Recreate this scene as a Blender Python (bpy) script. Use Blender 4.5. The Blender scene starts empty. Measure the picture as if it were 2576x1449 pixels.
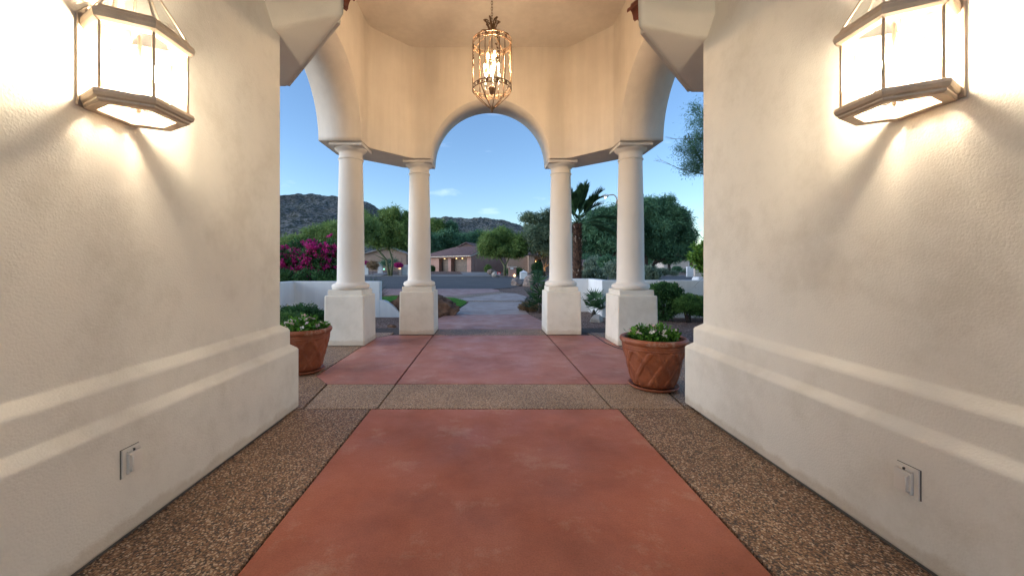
import bpy, bmesh, math, random
import numpy as np
from mathutils import Vector, Matrix, noise

# ------------------------------------------------------------------ camera, world, sun, exposure
sc = bpy.context.scene
C = sc.collection
F = 970.0                       # focal length in px of a 2576 px wide frame
EYE = 1.25
cam_d = bpy.data.cameras.new("camera")
cam = bpy.data.objects.new("camera", cam_d)
C.objects.link(cam)
cam.location = (0, 0, EYE)
cam.rotation_euler = (math.radians(90), 0, 0)
cam_d.sensor_width = 36
cam_d.lens = F / 2576 * 36
cam_d.shift_x = 65 / 2576
cam_d.shift_y = -53.5 / 2576
cam_d.clip_start = 0.05
cam_d.clip_end = 6000
sc.camera = cam

SUN_EL = math.radians(5.0)
SUN_AZ = math.radians(262.0)     # clockwise from +Y
world = bpy.data.worlds.new("World")
sc.world = world
world.use_nodes = True
wn = world.node_tree.nodes
wl = world.node_tree.links
bg = wn["Background"]
sky = wn.new("ShaderNodeTexSky")
sky.sky_type = 'NISHITA'
sky.sun_disc = False
sky.sun_elevation = SUN_EL
sky.sun_rotation = SUN_AZ
sky.altitude = 400
sky.air_density = 1.0
sky.dust_density = 0.2
sky.ozone_density = 2.0
# thin evening clouds, part of the sky
tc = wn.new("ShaderNodeTexCoord")
mp = wn.new("ShaderNodeMapping")
mp.inputs["Scale"].default_value = (1.0, 1.0, 3.6)
wl.new(tc.outputs["Generated"], mp.inputs["Vector"])
nz = wn.new("ShaderNodeTexNoise")
nz.inputs["Scale"].default_value = 4.2
nz.inputs["Detail"].default_value = 7
nz.inputs["Roughness"].default_value = 0.55
wl.new(mp.outputs["Vector"], nz.inputs["Vector"])
cr = wn.new("ShaderNodeValToRGB")
cr.color_ramp.elements[0].position = 0.60
cr.color_ramp.elements[1].position = 0.74
wl.new(nz.outputs["Fac"], cr.inputs["Fac"])
mul = wn.new("ShaderNodeMath"); mul.operation = 'MULTIPLY'; mul.inputs[1].default_value = 0.28
wl.new(cr.outputs["Color"], mul.inputs[0])
mx = wn.new("ShaderNodeMix"); mx.data_type = 'RGBA'
wl.new(mul.outputs[0], mx.inputs["Factor"])
hs = wn.new("ShaderNodeHueSaturation")
hs.inputs["Saturation"].default_value = 1.0
tint = wn.new("ShaderNodeMix"); tint.data_type = 'RGBA'; tint.blend_type = 'MULTIPLY'
tint.inputs["Factor"].default_value = 1.0
tint.inputs["B"].default_value = (0.96, 1.02, 1.24, 1)      # deep blue of the hour after sunset
wl.new(sky.outputs["Color"], hs.inputs["Color"])
wl.new(hs.outputs["Color"], tint.inputs["A"])
wl.new(tint.outputs["Result"], mx.inputs["A"])
mx.inputs["B"].default_value = (4.6, 5.2, 6.6, 1)
wl.new(mx.outputs["Result"], bg.inputs["Color"])
bg.inputs["Strength"].default_value = 0.118

sun_d = bpy.data.lights.new("sun", 'SUN')
sun_d.energy = 1.6
sun_d.angle = math.radians(70)
sun_d.color = (0.86, 0.91, 1.0)
sun = bpy.data.objects.new("sun", sun_d)
C.objects.link(sun)
sd = Vector((math.sin(SUN_AZ) * math.cos(SUN_EL), math.cos(SUN_AZ) * math.cos(SUN_EL), math.sin(SUN_EL)))
sun.rotation_euler = (-sd).to_track_quat('-Z', 'Y').to_euler()
sun.location = (0, -20, 30)

sc.view_settings.view_transform = 'Standard'
sc.view_settings.look = 'None'
sc.view_settings.gamma = 1
sc.view_settings.exposure = 1.76
sc.view_settings.use_curve_mapping = False
sc.cycles.use_denoising = True
sc.cycles.max_bounces = 10
sc.cycles.transparent_max_bounces = 24
sc.cycles.sample_clamp_indirect = 6

LANTERN_L = 385.0      # radiance of lantern bulbs
CHAND_L = 300.0

random.seed(7)
rng = np.random.default_rng(7)
PI = math.pi

def at(px, py, Y):
    """a point of the place from its position in the picture and its distance"""
    return Vector(((px - 1223) * Y / F, Y, EYE + (671 - py) * Y / F))

# ------------------------------------------------------------------ materials
def new_mat(name):
    m = bpy.data.materials.new(name)
    m.use_nodes = True
    nt = m.node_tree
    return m, nt, nt.nodes, nt.links, nt.nodes["Principled BSDF"]

def ramp(nodes, stops):
    r = nodes.new("ShaderNodeValToRGB")
    e = r.color_ramp.elements
    while len(e) > 1: e.remove(e[-1])
    e[0].position, e[0].color = stops[0][0], (*stops[0][1], 1)
    for p, c in stops[1:]:
        x = e.new(p); x.color = (*c, 1)
    return r

def noise_node(nodes, links, scale, detail=4, rough=0.5, coord="Object", vec=None):
    n = nodes.new("ShaderNodeTexNoise")
    n.inputs["Scale"].default_value = scale
    n.inputs["Detail"].default_value = detail
    n.inputs["Roughness"].default_value = rough
    if vec is None:
        t = nodes.new("ShaderNodeTexCoord")
        vec = t.outputs[coord]
    links.new(vec, n.inputs["Vector"])
    return n

def mat_noise(name, c0, c1, scale=3, rough=0.8, bump=0.0, bscale=60, detail=5, metallic=0.0, lo=0.3, hi=0.7, spec=0.5):
    m, nt, N, L, b = new_mat(name)
    n = noise_node(N, L, scale, detail)
    r = ramp(N, [(lo, c0), (hi, c1)])
    L.new(n.outputs["Fac"], r.inputs["Fac"])
    L.new(r.outputs["Color"], b.inputs["Base Color"])
    b.inputs["Roughness"].default_value = rough
    b.inputs["Metallic"].default_value = metallic
    b.inputs["Specular IOR Level"].default_value = spec
    if bump:
        n2 = noise_node(N, L, bscale, 3)
        bp = N.new("ShaderNodeBump")
        bp.inputs["Strength"].default_value = 1.0
        bp.inputs["Distance"].default_value = bump
        L.new(n2.outputs["Fac"], bp.inputs["Height"])
        L.new(bp.outputs["Normal"], b.inputs["Normal"])
    return m

def mat_stucco(name, c0, c1, bump=0.0014, bscale=115, bevel=0.02, stain=0.0, dirt=False):
    m, nt, N, L, b = new_mat(name)
    n = noise_node(N, L, 1.3, 5, 0.6)
    r = ramp(N, [(0.3, c0), (0.7, c1)])
    L.new(n.outputs["Fac"], r.inputs["Fac"])
    col = r.outputs["Color"]
    if stain:                                     # rain streaks running down the plaster
        t = N.new("ShaderNodeTexCoord"); mpp = N.new("ShaderNodeMapping")
        mpp.inputs["Scale"].default_value = (5.0, 5.0, 0.35)
        L.new(t.outputs["Object"], mpp.inputs["Vector"])
        n3 = noise_node(N, L, 1.6, 6, 0.6, vec=mpp.outputs["Vector"])
        r3 = ramp(N, [(0.42, (1 - stain,) * 3), (0.62, (1, 1, 1))])
        L.new(n3.outputs["Fac"], r3.inputs["Fac"])
        mm = N.new("ShaderNodeMix"); mm.data_type = 'RGBA'; mm.blend_type = 'MULTIPLY'
        mm.inputs["Factor"].default_value = 1
        L.new(col, mm.inputs["A"]); L.new(r3.outputs["Color"], mm.inputs["B"])
        col = mm.outputs["Result"]
    if dirt:                                      # splash dirt and scuffs low on the wall, faint trowel blotches above
        t = N.new("ShaderNodeTexCoord"); sp = N.new("ShaderNodeSeparateXYZ"); L.new(t.outputs["Object"], sp.inputs[0])
        n7 = noise_node(N, L, 7, 9, 0.7)
        mz = N.new("ShaderNodeMath"); mz.operation = 'MULTIPLY_ADD'; mz.inputs[1].default_value = -0.13
        L.new(n7.outputs["Fac"], mz.inputs[0]); L.new(sp.outputs["Z"], mz.inputs[2])
        rz = ramp(N, [(-0.0, (0.84, 0.79, 0.74)), (0.03, (1, 1, 1))])
        L.new(mz.outputs[0], rz.inputs["Fac"])
        n8 = noise_node(N, L, 2.4, 10, 0.72)
        r8 = ramp(N, [(0.36, (0.90, 0.89, 0.87)), (0.52, (1, 1, 1)), (0.72, (1.04, 1.03, 1.02))])
        L.new(n8.outputs["Fac"], r8.inputs["Fac"])
        for c_ in (rz.outputs["Color"], r8.outputs["Color"]):
            mm = N.new("ShaderNodeMix"); mm.data_type = 'RGBA'; mm.blend_type = 'MULTIPLY'; mm.inputs["Factor"].default_value = 1
            L.new(col, mm.inputs["A"]); L.new(c_, mm.inputs["B"]); col = mm.outputs["Result"]
    L.new(col, b.inputs["Base Color"])
    b.inputs["Roughness"].default_value = 0.9
    b.inputs["Specular IOR Level"].default_value = 0.2
    n2 = noise_node(N, L, bscale, 4, 0.6)
    v = N.new("ShaderNodeTexVoronoi"); v.inputs["Scale"].default_value = bscale * 0.8
    t2 = N.new("ShaderNodeTexCoord"); L.new(t2.outputs["Object"], v.inputs["Vector"])
    ad = N.new("ShaderNodeMath"); ad.operation = 'MULTIPLY_ADD'; ad.inputs[1].default_value = -0.6
    L.new(v.outputs["Distance"], ad.inputs[0]); L.new(n2.outputs["Fac"], ad.inputs[2])
    n4 = noise_node(N, L, 4.0, 3, 0.5)
    ad2 = N.new("ShaderNodeMath"); ad2.operation = 'MULTIPLY_ADD'; ad2.inputs[1].default_value = 1.6
    L.new(n4.outputs["Fac"], ad2.inputs[0]); L.new(ad.outputs[0], ad2.inputs[2])
    bp = N.new("ShaderNodeBump")
    bp.inputs["Strength"].default_value = 1.0
    bp.inputs["Distance"].default_value = bump
    L.new(ad2.outputs[0], bp.inputs["Height"])
    if bevel:
        bv = N.new("ShaderNodeBevel"); bv.samples = 4
        bv.inputs["Radius"].default_value = bevel
        L.new(bv.outputs["Normal"], bp.inputs["Normal"])
    L.new(bp.outputs["Normal"], b.inputs["Normal"])
    return m

def mat_pebbles(name, cols, scale, bump, rough=0.85, big=None, spec=0.3):
    m, nt, N, L, b = new_mat(name)
    t = N.new("ShaderNodeTexCoord")
    v = N.new("ShaderNodeTexVoronoi"); v.inputs["Scale"].default_value = scale
    L.new(t.outputs["Object"], v.inputs["Vector"])
    sep = N.new("ShaderNodeSeparateColor")
    L.new(v.outputs["Color"], sep.inputs["Color"])
    r = ramp(N, [((i + 0.0) / len(cols), c) for i, c in enumerate(cols)])
    r.color_ramp.interpolation = 'CONSTANT'
    L.new(sep.outputs["Red"], r.inputs["Fac"])
    # darker gaps between stones, mortar only in the aggregates
    rr = ramp(N, [(0.0, (1, 1, 1)), (0.55, (0.9,) * 3), (0.85, (0.35,) * 3)])
    L.new(v.outputs["Distance"], rr.inputs["Fac"])
    m1 = N.new("ShaderNodeMix"); m1.data_type = 'RGBA'; m1.blend_type = 'MULTIPLY'; m1.inputs["Factor"].default_value = 1
    L.new(r.outputs["Color"], m1.inputs["A"]); L.new(rr.outputs["Color"], m1.inputs["B"])
    n = noise_node(N, L, 1.1, 6, 0.65)
    r2 = ramp(N, [(0.3, (0.68, 0.66, 0.64)), (0.7, (1.15, 1.12, 1.1))])
    L.new(n.outputs["Fac"], r2.inputs["Fac"])
    m2 = N.new("ShaderNodeMix"); m2.data_type = 'RGBA'; m2.blend_type = 'MULTIPLY'; m2.inputs["Factor"].default_value = 1
    L.new(m1.outputs["Result"], m2.inputs["A"]); L.new(r2.outputs["Color"], m2.inputs["B"])
    L.new(m2.outputs["Result"], b.inputs["Base Color"])
    b.inputs["Roughness"].default_value = rough
    b.inputs["Specular IOR Level"].default_value = spec
    inv = N.new("ShaderNodeMath"); inv.operation = 'MULTIPLY_ADD'; inv.inputs[1].default_value = -1; inv.inputs[2].default_value = 1
    L.new(v.outputs["Distance"], inv.inputs[0])
    bp = N.new("ShaderNodeBump"); bp.inputs["Distance"].default_value = bump
    L.new(inv.outputs[0], bp.inputs["Height"])
    L.new(bp.outputs["Normal"], b.inputs["Normal"])
    return m

def mat_leaf(name, dark, mid, light, scale=0.8, trans=0.3, gain=1.95):
    m, nt, N, L, b = new_mat(name)
    g = N.new("ShaderNodeNewGeometry")
    n = noise_node(N, L, scale, 3)
    ma = N.new("ShaderNodeMath"); ma.operation = 'MULTIPLY_ADD'; ma.inputs[1].default_value = 0.45
    L.new(g.outputs["Random Per Island"], ma.inputs[0])
    mb_ = N.new("ShaderNodeMath"); mb_.operation = 'MULTIPLY_ADD'; mb_.inputs[1].default_value = 1.6; mb_.inputs[2].default_value = -0.5
    L.new(n.outputs["Fac"], mb_.inputs[0]); L.new(mb_.outputs[0], ma.inputs[2])
    g_ = gain
    r = ramp(N, [(0.1, tuple(min(.9, c * g_) for c in dark)), (0.5, tuple(min(.9, c * g_) for c in mid)), (0.95, tuple(min(.9, c * g_) for c in light))])
    L.new(ma.outputs[0], r.inputs["Fac"])
    L.new(r.outputs["Color"], b.inputs["Base Color"])
    b.inputs["Roughness"].default_value = 0.6
    b.inputs["Specular IOR Level"].default_value = 0.3
    tr = N.new("ShaderNodeBsdfTranslucent"); L.new(r.outputs["Color"], tr.inputs["Color"])
    ms = N.new("ShaderNodeMixShader"); ms.inputs[0].default_value = trans
    out = N["Material Output"]
    L.new(b.outputs[0], ms.inputs[1]); L.new(tr.outputs[0], ms.inputs[2]); L.new(ms.outputs[0], out.inputs["Surface"])
    return m

def mat_emit(name, col, s):
    m, nt, N, L, b = new_mat(name)
    b.inputs["Base Color"].default_value = (0.9, 0.85, 0.75, 1)
    b.inputs["Emission Color"].default_value = (*col, 1)
    b.inputs["Emission Strength"].default_value = s
    return m

def mat_glass(name, tint=(0.97, 0.98, 0.98), refl=0.10):
    m, nt, N, L, b = new_mat(name)
    N.remove(b)
    t = N.new("ShaderNodeBsdfTransparent"); t.inputs["Color"].default_value = (*tint, 1)
    g = N.new("ShaderNodeBsdfGlossy"); g.inputs["Roughness"].default_value = 0.03
    fr = N.new("ShaderNodeFresnel"); 
    ge = N.new("ShaderNodeNewGeometry"); mr = N.new("ShaderNodeMapRange")
    mr.inputs["To Min"].default_value = 1.5; mr.inputs["To Max"].default_value = 1 / 1.5
    L.new(ge.outputs["Backfacing"], mr.inputs["Value"]); L.new(mr.outputs["Result"], fr.inputs["IOR"])
    # faint dust on the panes
    n = noise_node(N, L, 9, 5, 0.6)
    r = ramp(N, [(0.35, (0.0,) * 3), (0.8, (0.035,) * 3)])
    L.new(n.outputs["Fac"], r.inputs["Fac"])
    d = N.new("ShaderNodeBsdfDiffuse"); d.inputs["Color"].default_value = (0.8, 0.8, 0.78, 1)
    ms = N.new("ShaderNodeMixShader"); L.new(fr.outputs[0], ms.inputs[0])
    L.new(t.outputs[0], ms.inputs[1]); L.new(g.outputs[0], ms.inputs[2])
    m2 = N.new("ShaderNodeMixShader"); L.new(r.outputs["Color"], m2.inputs[0])
    L.new(ms.outputs[0], m2.inputs[1]); L.new(d.outputs[0], m2.inputs[2])
    L.new(m2.outputs[0], N["Material Output"].inputs["Surface"])
    return m

def mat_slab(name, c0, c1, c2, pale):
    m, nt, N, L, b = new_mat(name)
    n = noise_node(N, L, 1.1, 10, 0.68)
    r = ramp(N, [(0.3, tuple(c * 0.82 for c in c0)), (0.5, c1), (0.68, c2)])
    L.new(n.outputs["Fac"], r.inputs["Fac"])
    # pale efflorescence and scuffs
    n2 = noise_node(N, L, 2.3, 12, 0.72)
    r2 = ramp(N, [(0.54, (0,) * 3), (0.74, (0.6,) * 3)])
    L.new(n2.outputs["Fac"], r2.inputs["Fac"])
    mm = N.new("ShaderNodeMix"); mm.data_type = 'RGBA'
    L.new(r2.outputs["Color"], mm.inputs["Factor"])
    L.new(r.outputs["Color"], mm.inputs["A"]); mm.inputs["B"].default_value = (*pale, 1)
    n5 = noise_node(N, L, 130, 2, 0.5)
    r5 = ramp(N, [(0.35, (0.86,) * 3), (0.6, (1.06,) * 3)])
    L.new(n5.outputs["Fac"], r5.inputs["Fac"])
    m5 = N.new("ShaderNodeMix"); m5.data_type = 'RGBA'; m5.blend_type = 'MULTIPLY'; m5.inputs["Factor"].default_value = 1
    L.new(mm.outputs["Result"], m5.inputs["A"]); L.new(r5.outputs["Color"], m5.inputs["B"])
    L.new(m5.outputs["Result"], b.inputs["Base Color"])
    n3 = noise_node(N, L, 3, 6)
    r3 = ramp(N, [(0.3, (0.42,) * 3), (0.7, (0.68,) * 3)])
    L.new(n3.outputs["Fac"], r3.inputs["Fac"]); L.new(r3.outputs["Color"], b.inputs["Roughness"])
    n4 = noise_node(N, L, 14, 8, 0.7)
    bp = N.new("ShaderNodeBump"); bp.inputs["Distance"].default_value = 0.004
    L.new(n4.outputs["Fac"], bp.inputs["Height"]); L.new(bp.outputs["Normal"], b.inputs["Normal"])
    return m

M = {}
M['stucco'] = mat_stucco("cream stucco", (0.69, 0.635, 0.55), (0.76, 0.71, 0.62), dirt=True)
M['stucco_soft'] = mat_stucco("soft moulded stucco", (0.69, 0.635, 0.55), (0.76, 0.71, 0.62), bevel=0.07)
M['stucco_p'] = mat_stucco("pavilion stucco", (0.66, 0.59, 0.50), (0.74, 0.67, 0.575), bump=0.0016, stain=0.05)
M['column'] = mat_stucco("smooth column plaster", (0.66, 0.61, 0.54), (0.72, 0.67, 0.60), bump=0.0012, bevel=0.012)
M['white'] = mat_stucco("white garden wall stucco", (0.72, 0.72, 0.71), (0.79, 0.79, 0.78), bump=0.003, bevel=0.03, stain=0.06)
M['foot'] = mat_noise("bare footing", (0.07, 0.06, 0.05), (0.13, 0.11, 0.09))
M['slab'] = mat_slab("red stained concrete", (0.31, 0.092, 0.050), (0.385, 0.120, 0.067), (0.45, 0.165, 0.10), (0.56, 0.40, 0.31))
M['slab_p'] = mat_slab("pinkish red concrete", (0.30, 0.105, 0.075), (0.37, 0.145, 0.108), (0.44, 0.20, 0.155), (0.52, 0.38, 0.32))  # pinker, less saturated version of the red for the pavilion slabs
M['slab2'] = mat_slab("weathered pink concrete", (0.26, 0.12, 0.10), (0.33, 0.17, 0.14), (0.40, 0.24, 0.20), (0.52, 0.44, 0.40))
M['walk'] = mat_slab("pale driveway concrete", (0.26, 0.19, 0.17), (0.33, 0.25, 0.22), (0.40, 0.31, 0.28), (0.5, 0.45, 0.42))
M['agg'] = mat_pebbles("exposed aggregate", [(0.20, 0.11, 0.06), (0.38, 0.23, 0.135), (0.11, 0.08, 0.06), (0.31, 0.18, 0.10), (0.50, 0.35, 0.22), (0.24, 0.14, 0.09), (0.08, 0.06, 0.05), (0.35, 0.21, 0.12), (0.66, 0.52, 0.38)], 120, 0.003, 0.55, spec=0.45)
M['agg_l'] = mat_pebbles("worn pale aggregate", [(0.30, 0.19, 0.11), (0.46, 0.31, 0.19), (0.20, 0.14, 0.10), (0.40, 0.26, 0.155), (0.56, 0.42, 0.28), (0.33, 0.21, 0.135), (0.15, 0.11, 0.085), (0.44, 0.29, 0.175), (0.70, 0.57, 0.43)], 150, 0.002, 0.6, spec=0.4)
M['gravel'] = mat_pebbles("desert gravel", [(0.20, 0.12, 0.09), (0.30, 0.20, 0.16), (0.11, 0.075, 0.06), (0.24, 0.15, 0.12), (0.38, 0.28, 0.23), (0.16, 0.10, 0.08)], 36, 0.02)
M['joint'] = mat_noise("joint filler", (0.035, 0.022, 0.015), (0.07, 0.045, 0.03), 20)
M['asphalt'] = mat_noise("asphalt", (0.055, 0.053, 0.055), (0.085, 0.08, 0.082), 0.6, 0.85, 0.006, 90, 8)
M['pale_conc'] = mat_noise("grey driveway concrete", (0.20, 0.18, 0.17), (0.27, 0.25, 0.24), 0.7, 0.85, 0, 60, 8)
M['lawn'] = mat_noise("lawn", (0.02, 0.06, 0.015), (0.05, 0.13, 0.03), 6, 0.9, 0.02, 120)
M['grass'] = mat_leaf("grass blades", (0.02, 0.07, 0.012), (0.04, 0.13, 0.022), (0.07, 0.19, 0.035), 3)
M['hill'] = None
M['brass'] = mat_noise("aged brass", (0.44, 0.34, 0.25), (0.56, 0.45, 0.34), 12, 0.45, metallic=0.25)
M['candle'] = mat_noise("candle sleeve", (0.70, 0.68, 0.62), (0.78, 0.75, 0.70), 8, 0.5)
M['glass'] = mat_glass("lantern glass")
M['iron'] = mat_noise("gilded iron", (0.10, 0.055, 0.03), (0.20, 0.12, 0.065), 25, 0.5, metallic=0.55)
M['bulb'] = mat_emit("lantern bulb", (1.0, 0.84, 0.63), LANTERN_L)
M['bulb2'] = mat_emit("chandelier bulb", (1.0, 0.70, 0.42), CHAND_L)
M['tile'] = mat_noise("red clay roof tile", (0.14, 0.035, 0.018), (0.30, 0.09, 0.05), 9, 0.45, 0.002, 40)
M['board'] = mat_noise("painted fascia board", (0.55, 0.50, 0.44), (0.62, 0.57, 0.50), 4, 0.6)
M['plastic'] = mat_noise("painted cover plate", (0.66, 0.60, 0.52), (0.72, 0.66, 0.58), 6, 0.45)
M['black'] = mat_noise("black rubber", (0.012, 0.012, 0.012), (0.03, 0.03, 0.03), 8, 0.6)
M['soil'] = mat_noise("potting soil", (0.03, 0.015, 0.008), (0.10, 0.055, 0.03), 40, 0.95, 0.01, 90)
M['dark_glass'] = mat_noise("dark window glass", (0.01, 0.012, 0.015), (0.03, 0.035, 0.04), 2, 0.1)

def mat_terracotta():
    m, nt, N, L, b = new_mat("weathered terracotta")
    n = noise_node(N, L, 5, 8, 0.65)
    r = ramp(N, [(0.25, (0.15, 0.038, 0.015)), (0.5, (0.26, 0.070, 0.026)), (0.75, (0.35, 0.115, 0.052))])
    L.new(n.outputs["Fac"], r.inputs["Fac"])
    n2 = noise_node(N, L, 7.5, 10, 0.75)
    r2 = ramp(N, [(0.55, (0,) * 3), (0.62, (0.6,) * 3)])
    L.new(n2.outputs["Fac"], r2.inputs["Fac"])
    t = N.new("ShaderNodeTexCoord"); sp = N.new("ShaderNodeSeparateXYZ"); L.new(t.outputs["Object"], sp.inputs[0])
    # lime crust near the foot and on the lip
    rz = ramp(N, [(0.03, (1,) * 3), (0.10, (0.12,) * 3), (0.40, (0.1,) * 3), (0.50, (0.85,) * 3)])
    L.new(sp.outputs["Z"], rz.inputs["Fac"])
    mu = N.new("ShaderNodeMath"); mu.operation = 'MULTIPLY'
    L.new(r2.outputs["Color"], mu.inputs[0]); L.new(rz.outputs["Color"], mu.inputs[1])
    mm = N.new("ShaderNodeMix"); mm.data_type = 'RGBA'; L.new(mu.outputs[0], mm.inputs["Factor"])
    L.new(r.outputs["Color"], mm.inputs["A"]); mm.inputs["B"].default_value = (0.48, 0.33, 0.24, 1)
    L.new(mm.outputs["Result"], b.inputs["Base Color"])
    b.inputs["Roughness"].default_value = 0.55
    n3 = noise_node(N, L, 40, 5)
    bp = N.new("ShaderNodeBump"); bp.inputs["Distance"].default_value = 0.003
    L.new(n3.outputs["Fac"], bp.inputs["Height"]); L.new(bp.outputs["Normal"], b.inputs["Normal"])
    return m
M['terra'] = mat_terracotta()

def mat_hill():
    m, nt, N, L, b = new_mat("desert mountain scrub")
    n = noise_node(N, L, 0.016, 8, 0.65)
    r = ramp(N, [(0.35, (0.19, 0.18, 0.17)), (0.65, (0.34, 0.32, 0.30))])
    L.new(n.outputs["Fac"], r.inputs["Fac"])
    v = N.new("ShaderNodeTexNoise"); v.inputs["Scale"].default_value = 0.26; v.inputs["Detail"].default_value = 4; v.inputs["Roughness"].default_value = 0.7
    t = N.new("ShaderNodeTexCoord"); L.new(t.outputs["Object"], v.inputs["Vector"])
    r2 = ramp(N, [(0.46, (0.20, 0.26, 0.20)), (0.58, (1, 1, 1))])
    L.new(v.outputs["Fac"], r2.inputs["Fac"])
    mm = N.new("ShaderNodeMix"); mm.data_type = 'RGBA'; mm.blend_type = 'MULTIPLY'; mm.inputs["Factor"].default_value = 0.85
    L.new(r.outputs["Color"], mm.inputs["A"]); L.new(r2.outputs["Color"], mm.inputs["B"])
    L.new(mm.outputs["Result"], b.inputs["Base Color"])
    b.inputs["Roughness"].default_value = 1
    b.inputs["Specular IOR Level"].default_value = 0.1
    bp = N.new("ShaderNodeBump"); bp.inputs["Distance"].default_value = 6
    L.new(v.outputs["Fac"], bp.inputs["Height"]); L.new(bp.outputs["Normal"], b.inputs["Normal"])
    return m
M['hill'] = mat_hill()
M['bark'] = mat_noise("grey brown bark", (0.05, 0.035, 0.025), (0.13, 0.10, 0.075), 6, 0.9, 0.01, 30)
M['bark_green'] = mat_noise("green palo verde bark", (0.10, 0.11, 0.05), (0.20, 0.20, 0.10), 4, 0.8)
M['bark_dark'] = mat_noise("dark bark", (0.025, 0.017, 0.012), (0.06, 0.045, 0.035), 6, 0.9, 0.01, 30)
M['l_palo'] = mat_leaf("palo verde leaves", (0.040, 0.065, 0.018), (0.085, 0.135, 0.035), (0.16, 0.21, 0.07), 0.6)
M['l_mesq'] = mat_leaf("mesquite leaves", (0.018, 0.045, 0.025), (0.04, 0.095, 0.05), (0.08, 0.15, 0.08), 0.7)
M['l_olive'] = mat_leaf("olive green leaves", (0.035, 0.055, 0.03), (0.07, 0.10, 0.06), (0.13, 0.16, 0.10), 0.7)
M['l_dark'] = mat_leaf("dark hedge leaves", (0.008, 0.028, 0.008), (0.022, 0.062, 0.02), (0.055, 0.12, 0.035), 4)
M['l_shrub'] = mat_leaf("trimmed shrub leaves", (0.015, 0.042, 0.012), (0.045, 0.10, 0.025), (0.10, 0.18, 0.05), 5)
M['l_citrus'] = mat_leaf("citrus leaves", (0.02, 0.05, 0.01), (0.06, 0.13, 0.02), (0.15, 0.24, 0.04), 5)
M['l_pot'] = mat_leaf("vinca leaves", (0.012, 0.05, 0.006), (0.045, 0.13, 0.015), (0.11, 0.25, 0.035), 18, 0.3, 1.4)
M['l_palm'] = mat_leaf("palm frond", (0.008, 0.025, 0.010), (0.025, 0.065, 0.025), (0.06, 0.12, 0.05), 5, 0.2, 1.3)
M['l_sage'] = mat_leaf("grey green desert scrub", (0.03, 0.05, 0.035), (0.07, 0.10, 0.07), (0.14, 0.18, 0.13), 2)
M['l_dry'] = mat_leaf("dry leaves", (0.06, 0.04, 0.02), (0.14, 0.09, 0.05), (0.22, 0.16, 0.09), 5)
M['magenta'] = mat_leaf("bougainvillea bracts", (0.16, 0.006, 0.06), (0.34, 0.014, 0.13), (0.52, 0.05, 0.24), 5, 0.35, 1.5)
M['petal_pink'] = mat_leaf("pink petals", (0.62, 0.32, 0.34), (0.75, 0.5, 0.52), (0.85, 0.7, 0.72), 30, 0.3, 1.0)
M['petal_white'] = mat_leaf("white petals", (0.7, 0.6, 0.56), (0.8, 0.76, 0.7), (0.85, 0.83, 0.8), 30, 0.3, 1.0)
M['rock'] = mat_noise("brown boulder", (0.035, 0.018, 0.011), (0.27, 0.15, 0.09), 4.5, 0.9, 0.03, 9, 10, lo=0.35, hi=0.68)
M['rock2'] = mat_noise("grey pink boulder", (0.14, 0.10, 0.085), (0.34, 0.27, 0.235), 3, 0.9, 0.02, 10, 8)
M['rock3'] = mat_noise("pale rock", (0.28, 0.25, 0.22), (0.46, 0.42, 0.38), 5, 0.9, 0.02, 14, 8)
M['pinkwall'] = mat_stucco("pink house stucco", (0.33, 0.20, 0.165), (0.39, 0.245, 0.20), bump=0.01, bscale=12, bevel=0)
M['tanwall'] = mat_stucco("tan house stucco", (0.36, 0.25, 0.19), (0.42, 0.30, 0.23), bump=0.01, bscale=12, bevel=0)
M['palewall'] = mat_stucco("pale far stucco", (0.50, 0.42, 0.36), (0.56, 0.48, 0.42), bump=0.01, bscale=12, bevel=0)
M['rooftile'] = mat_noise("concrete roof tile", (0.15, 0.085, 0.075), (0.24, 0.15, 0.135), 3, 0.8)
M['roofpale'] = mat_noise("pale roof tile", (0.24, 0.20, 0.18), (0.34, 0.30, 0.27), 3, 0.8)
M['garage'] = mat_noise("brown garage door", (0.085, 0.06, 0.045), (0.12, 0.088, 0.065), 2, 0.6)
M['warm_lamp'] = mat_emit("warm lamp", (1.0, 0.55, 0.2), 2.0)
M['warm_soft'] = mat_emit("warm lamp plate", (1.0, 0.6, 0.28), 0.9)
M['green_lamp'] = mat_emit("green lamp", (0.2, 1.0, 0.55), 0.8)
M['white_lamp'] = mat_emit("street lamp lens", (1.0, 0.85, 0.65), 8)
M['rust'] = mat_noise("rusty steel", (0.16, 0.07, 0.045), (0.34, 0.22, 0.17), 3, 0.7)
M['whitepaint'] = mat_noise("white paint", (0.62, 0.62, 0.62), (0.72, 0.72, 0.72), 3, 0.5)
M['redsign'] = mat_noise("red sign", (0.45, 0.02, 0.03), (0.5, 0.03, 0.04), 3, 0.5)
M['carpaint'] = mat_noise("pale blue car paint", (0.35, 0.42, 0.5), (0.4, 0.47, 0.55), 1, 0.25)

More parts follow.
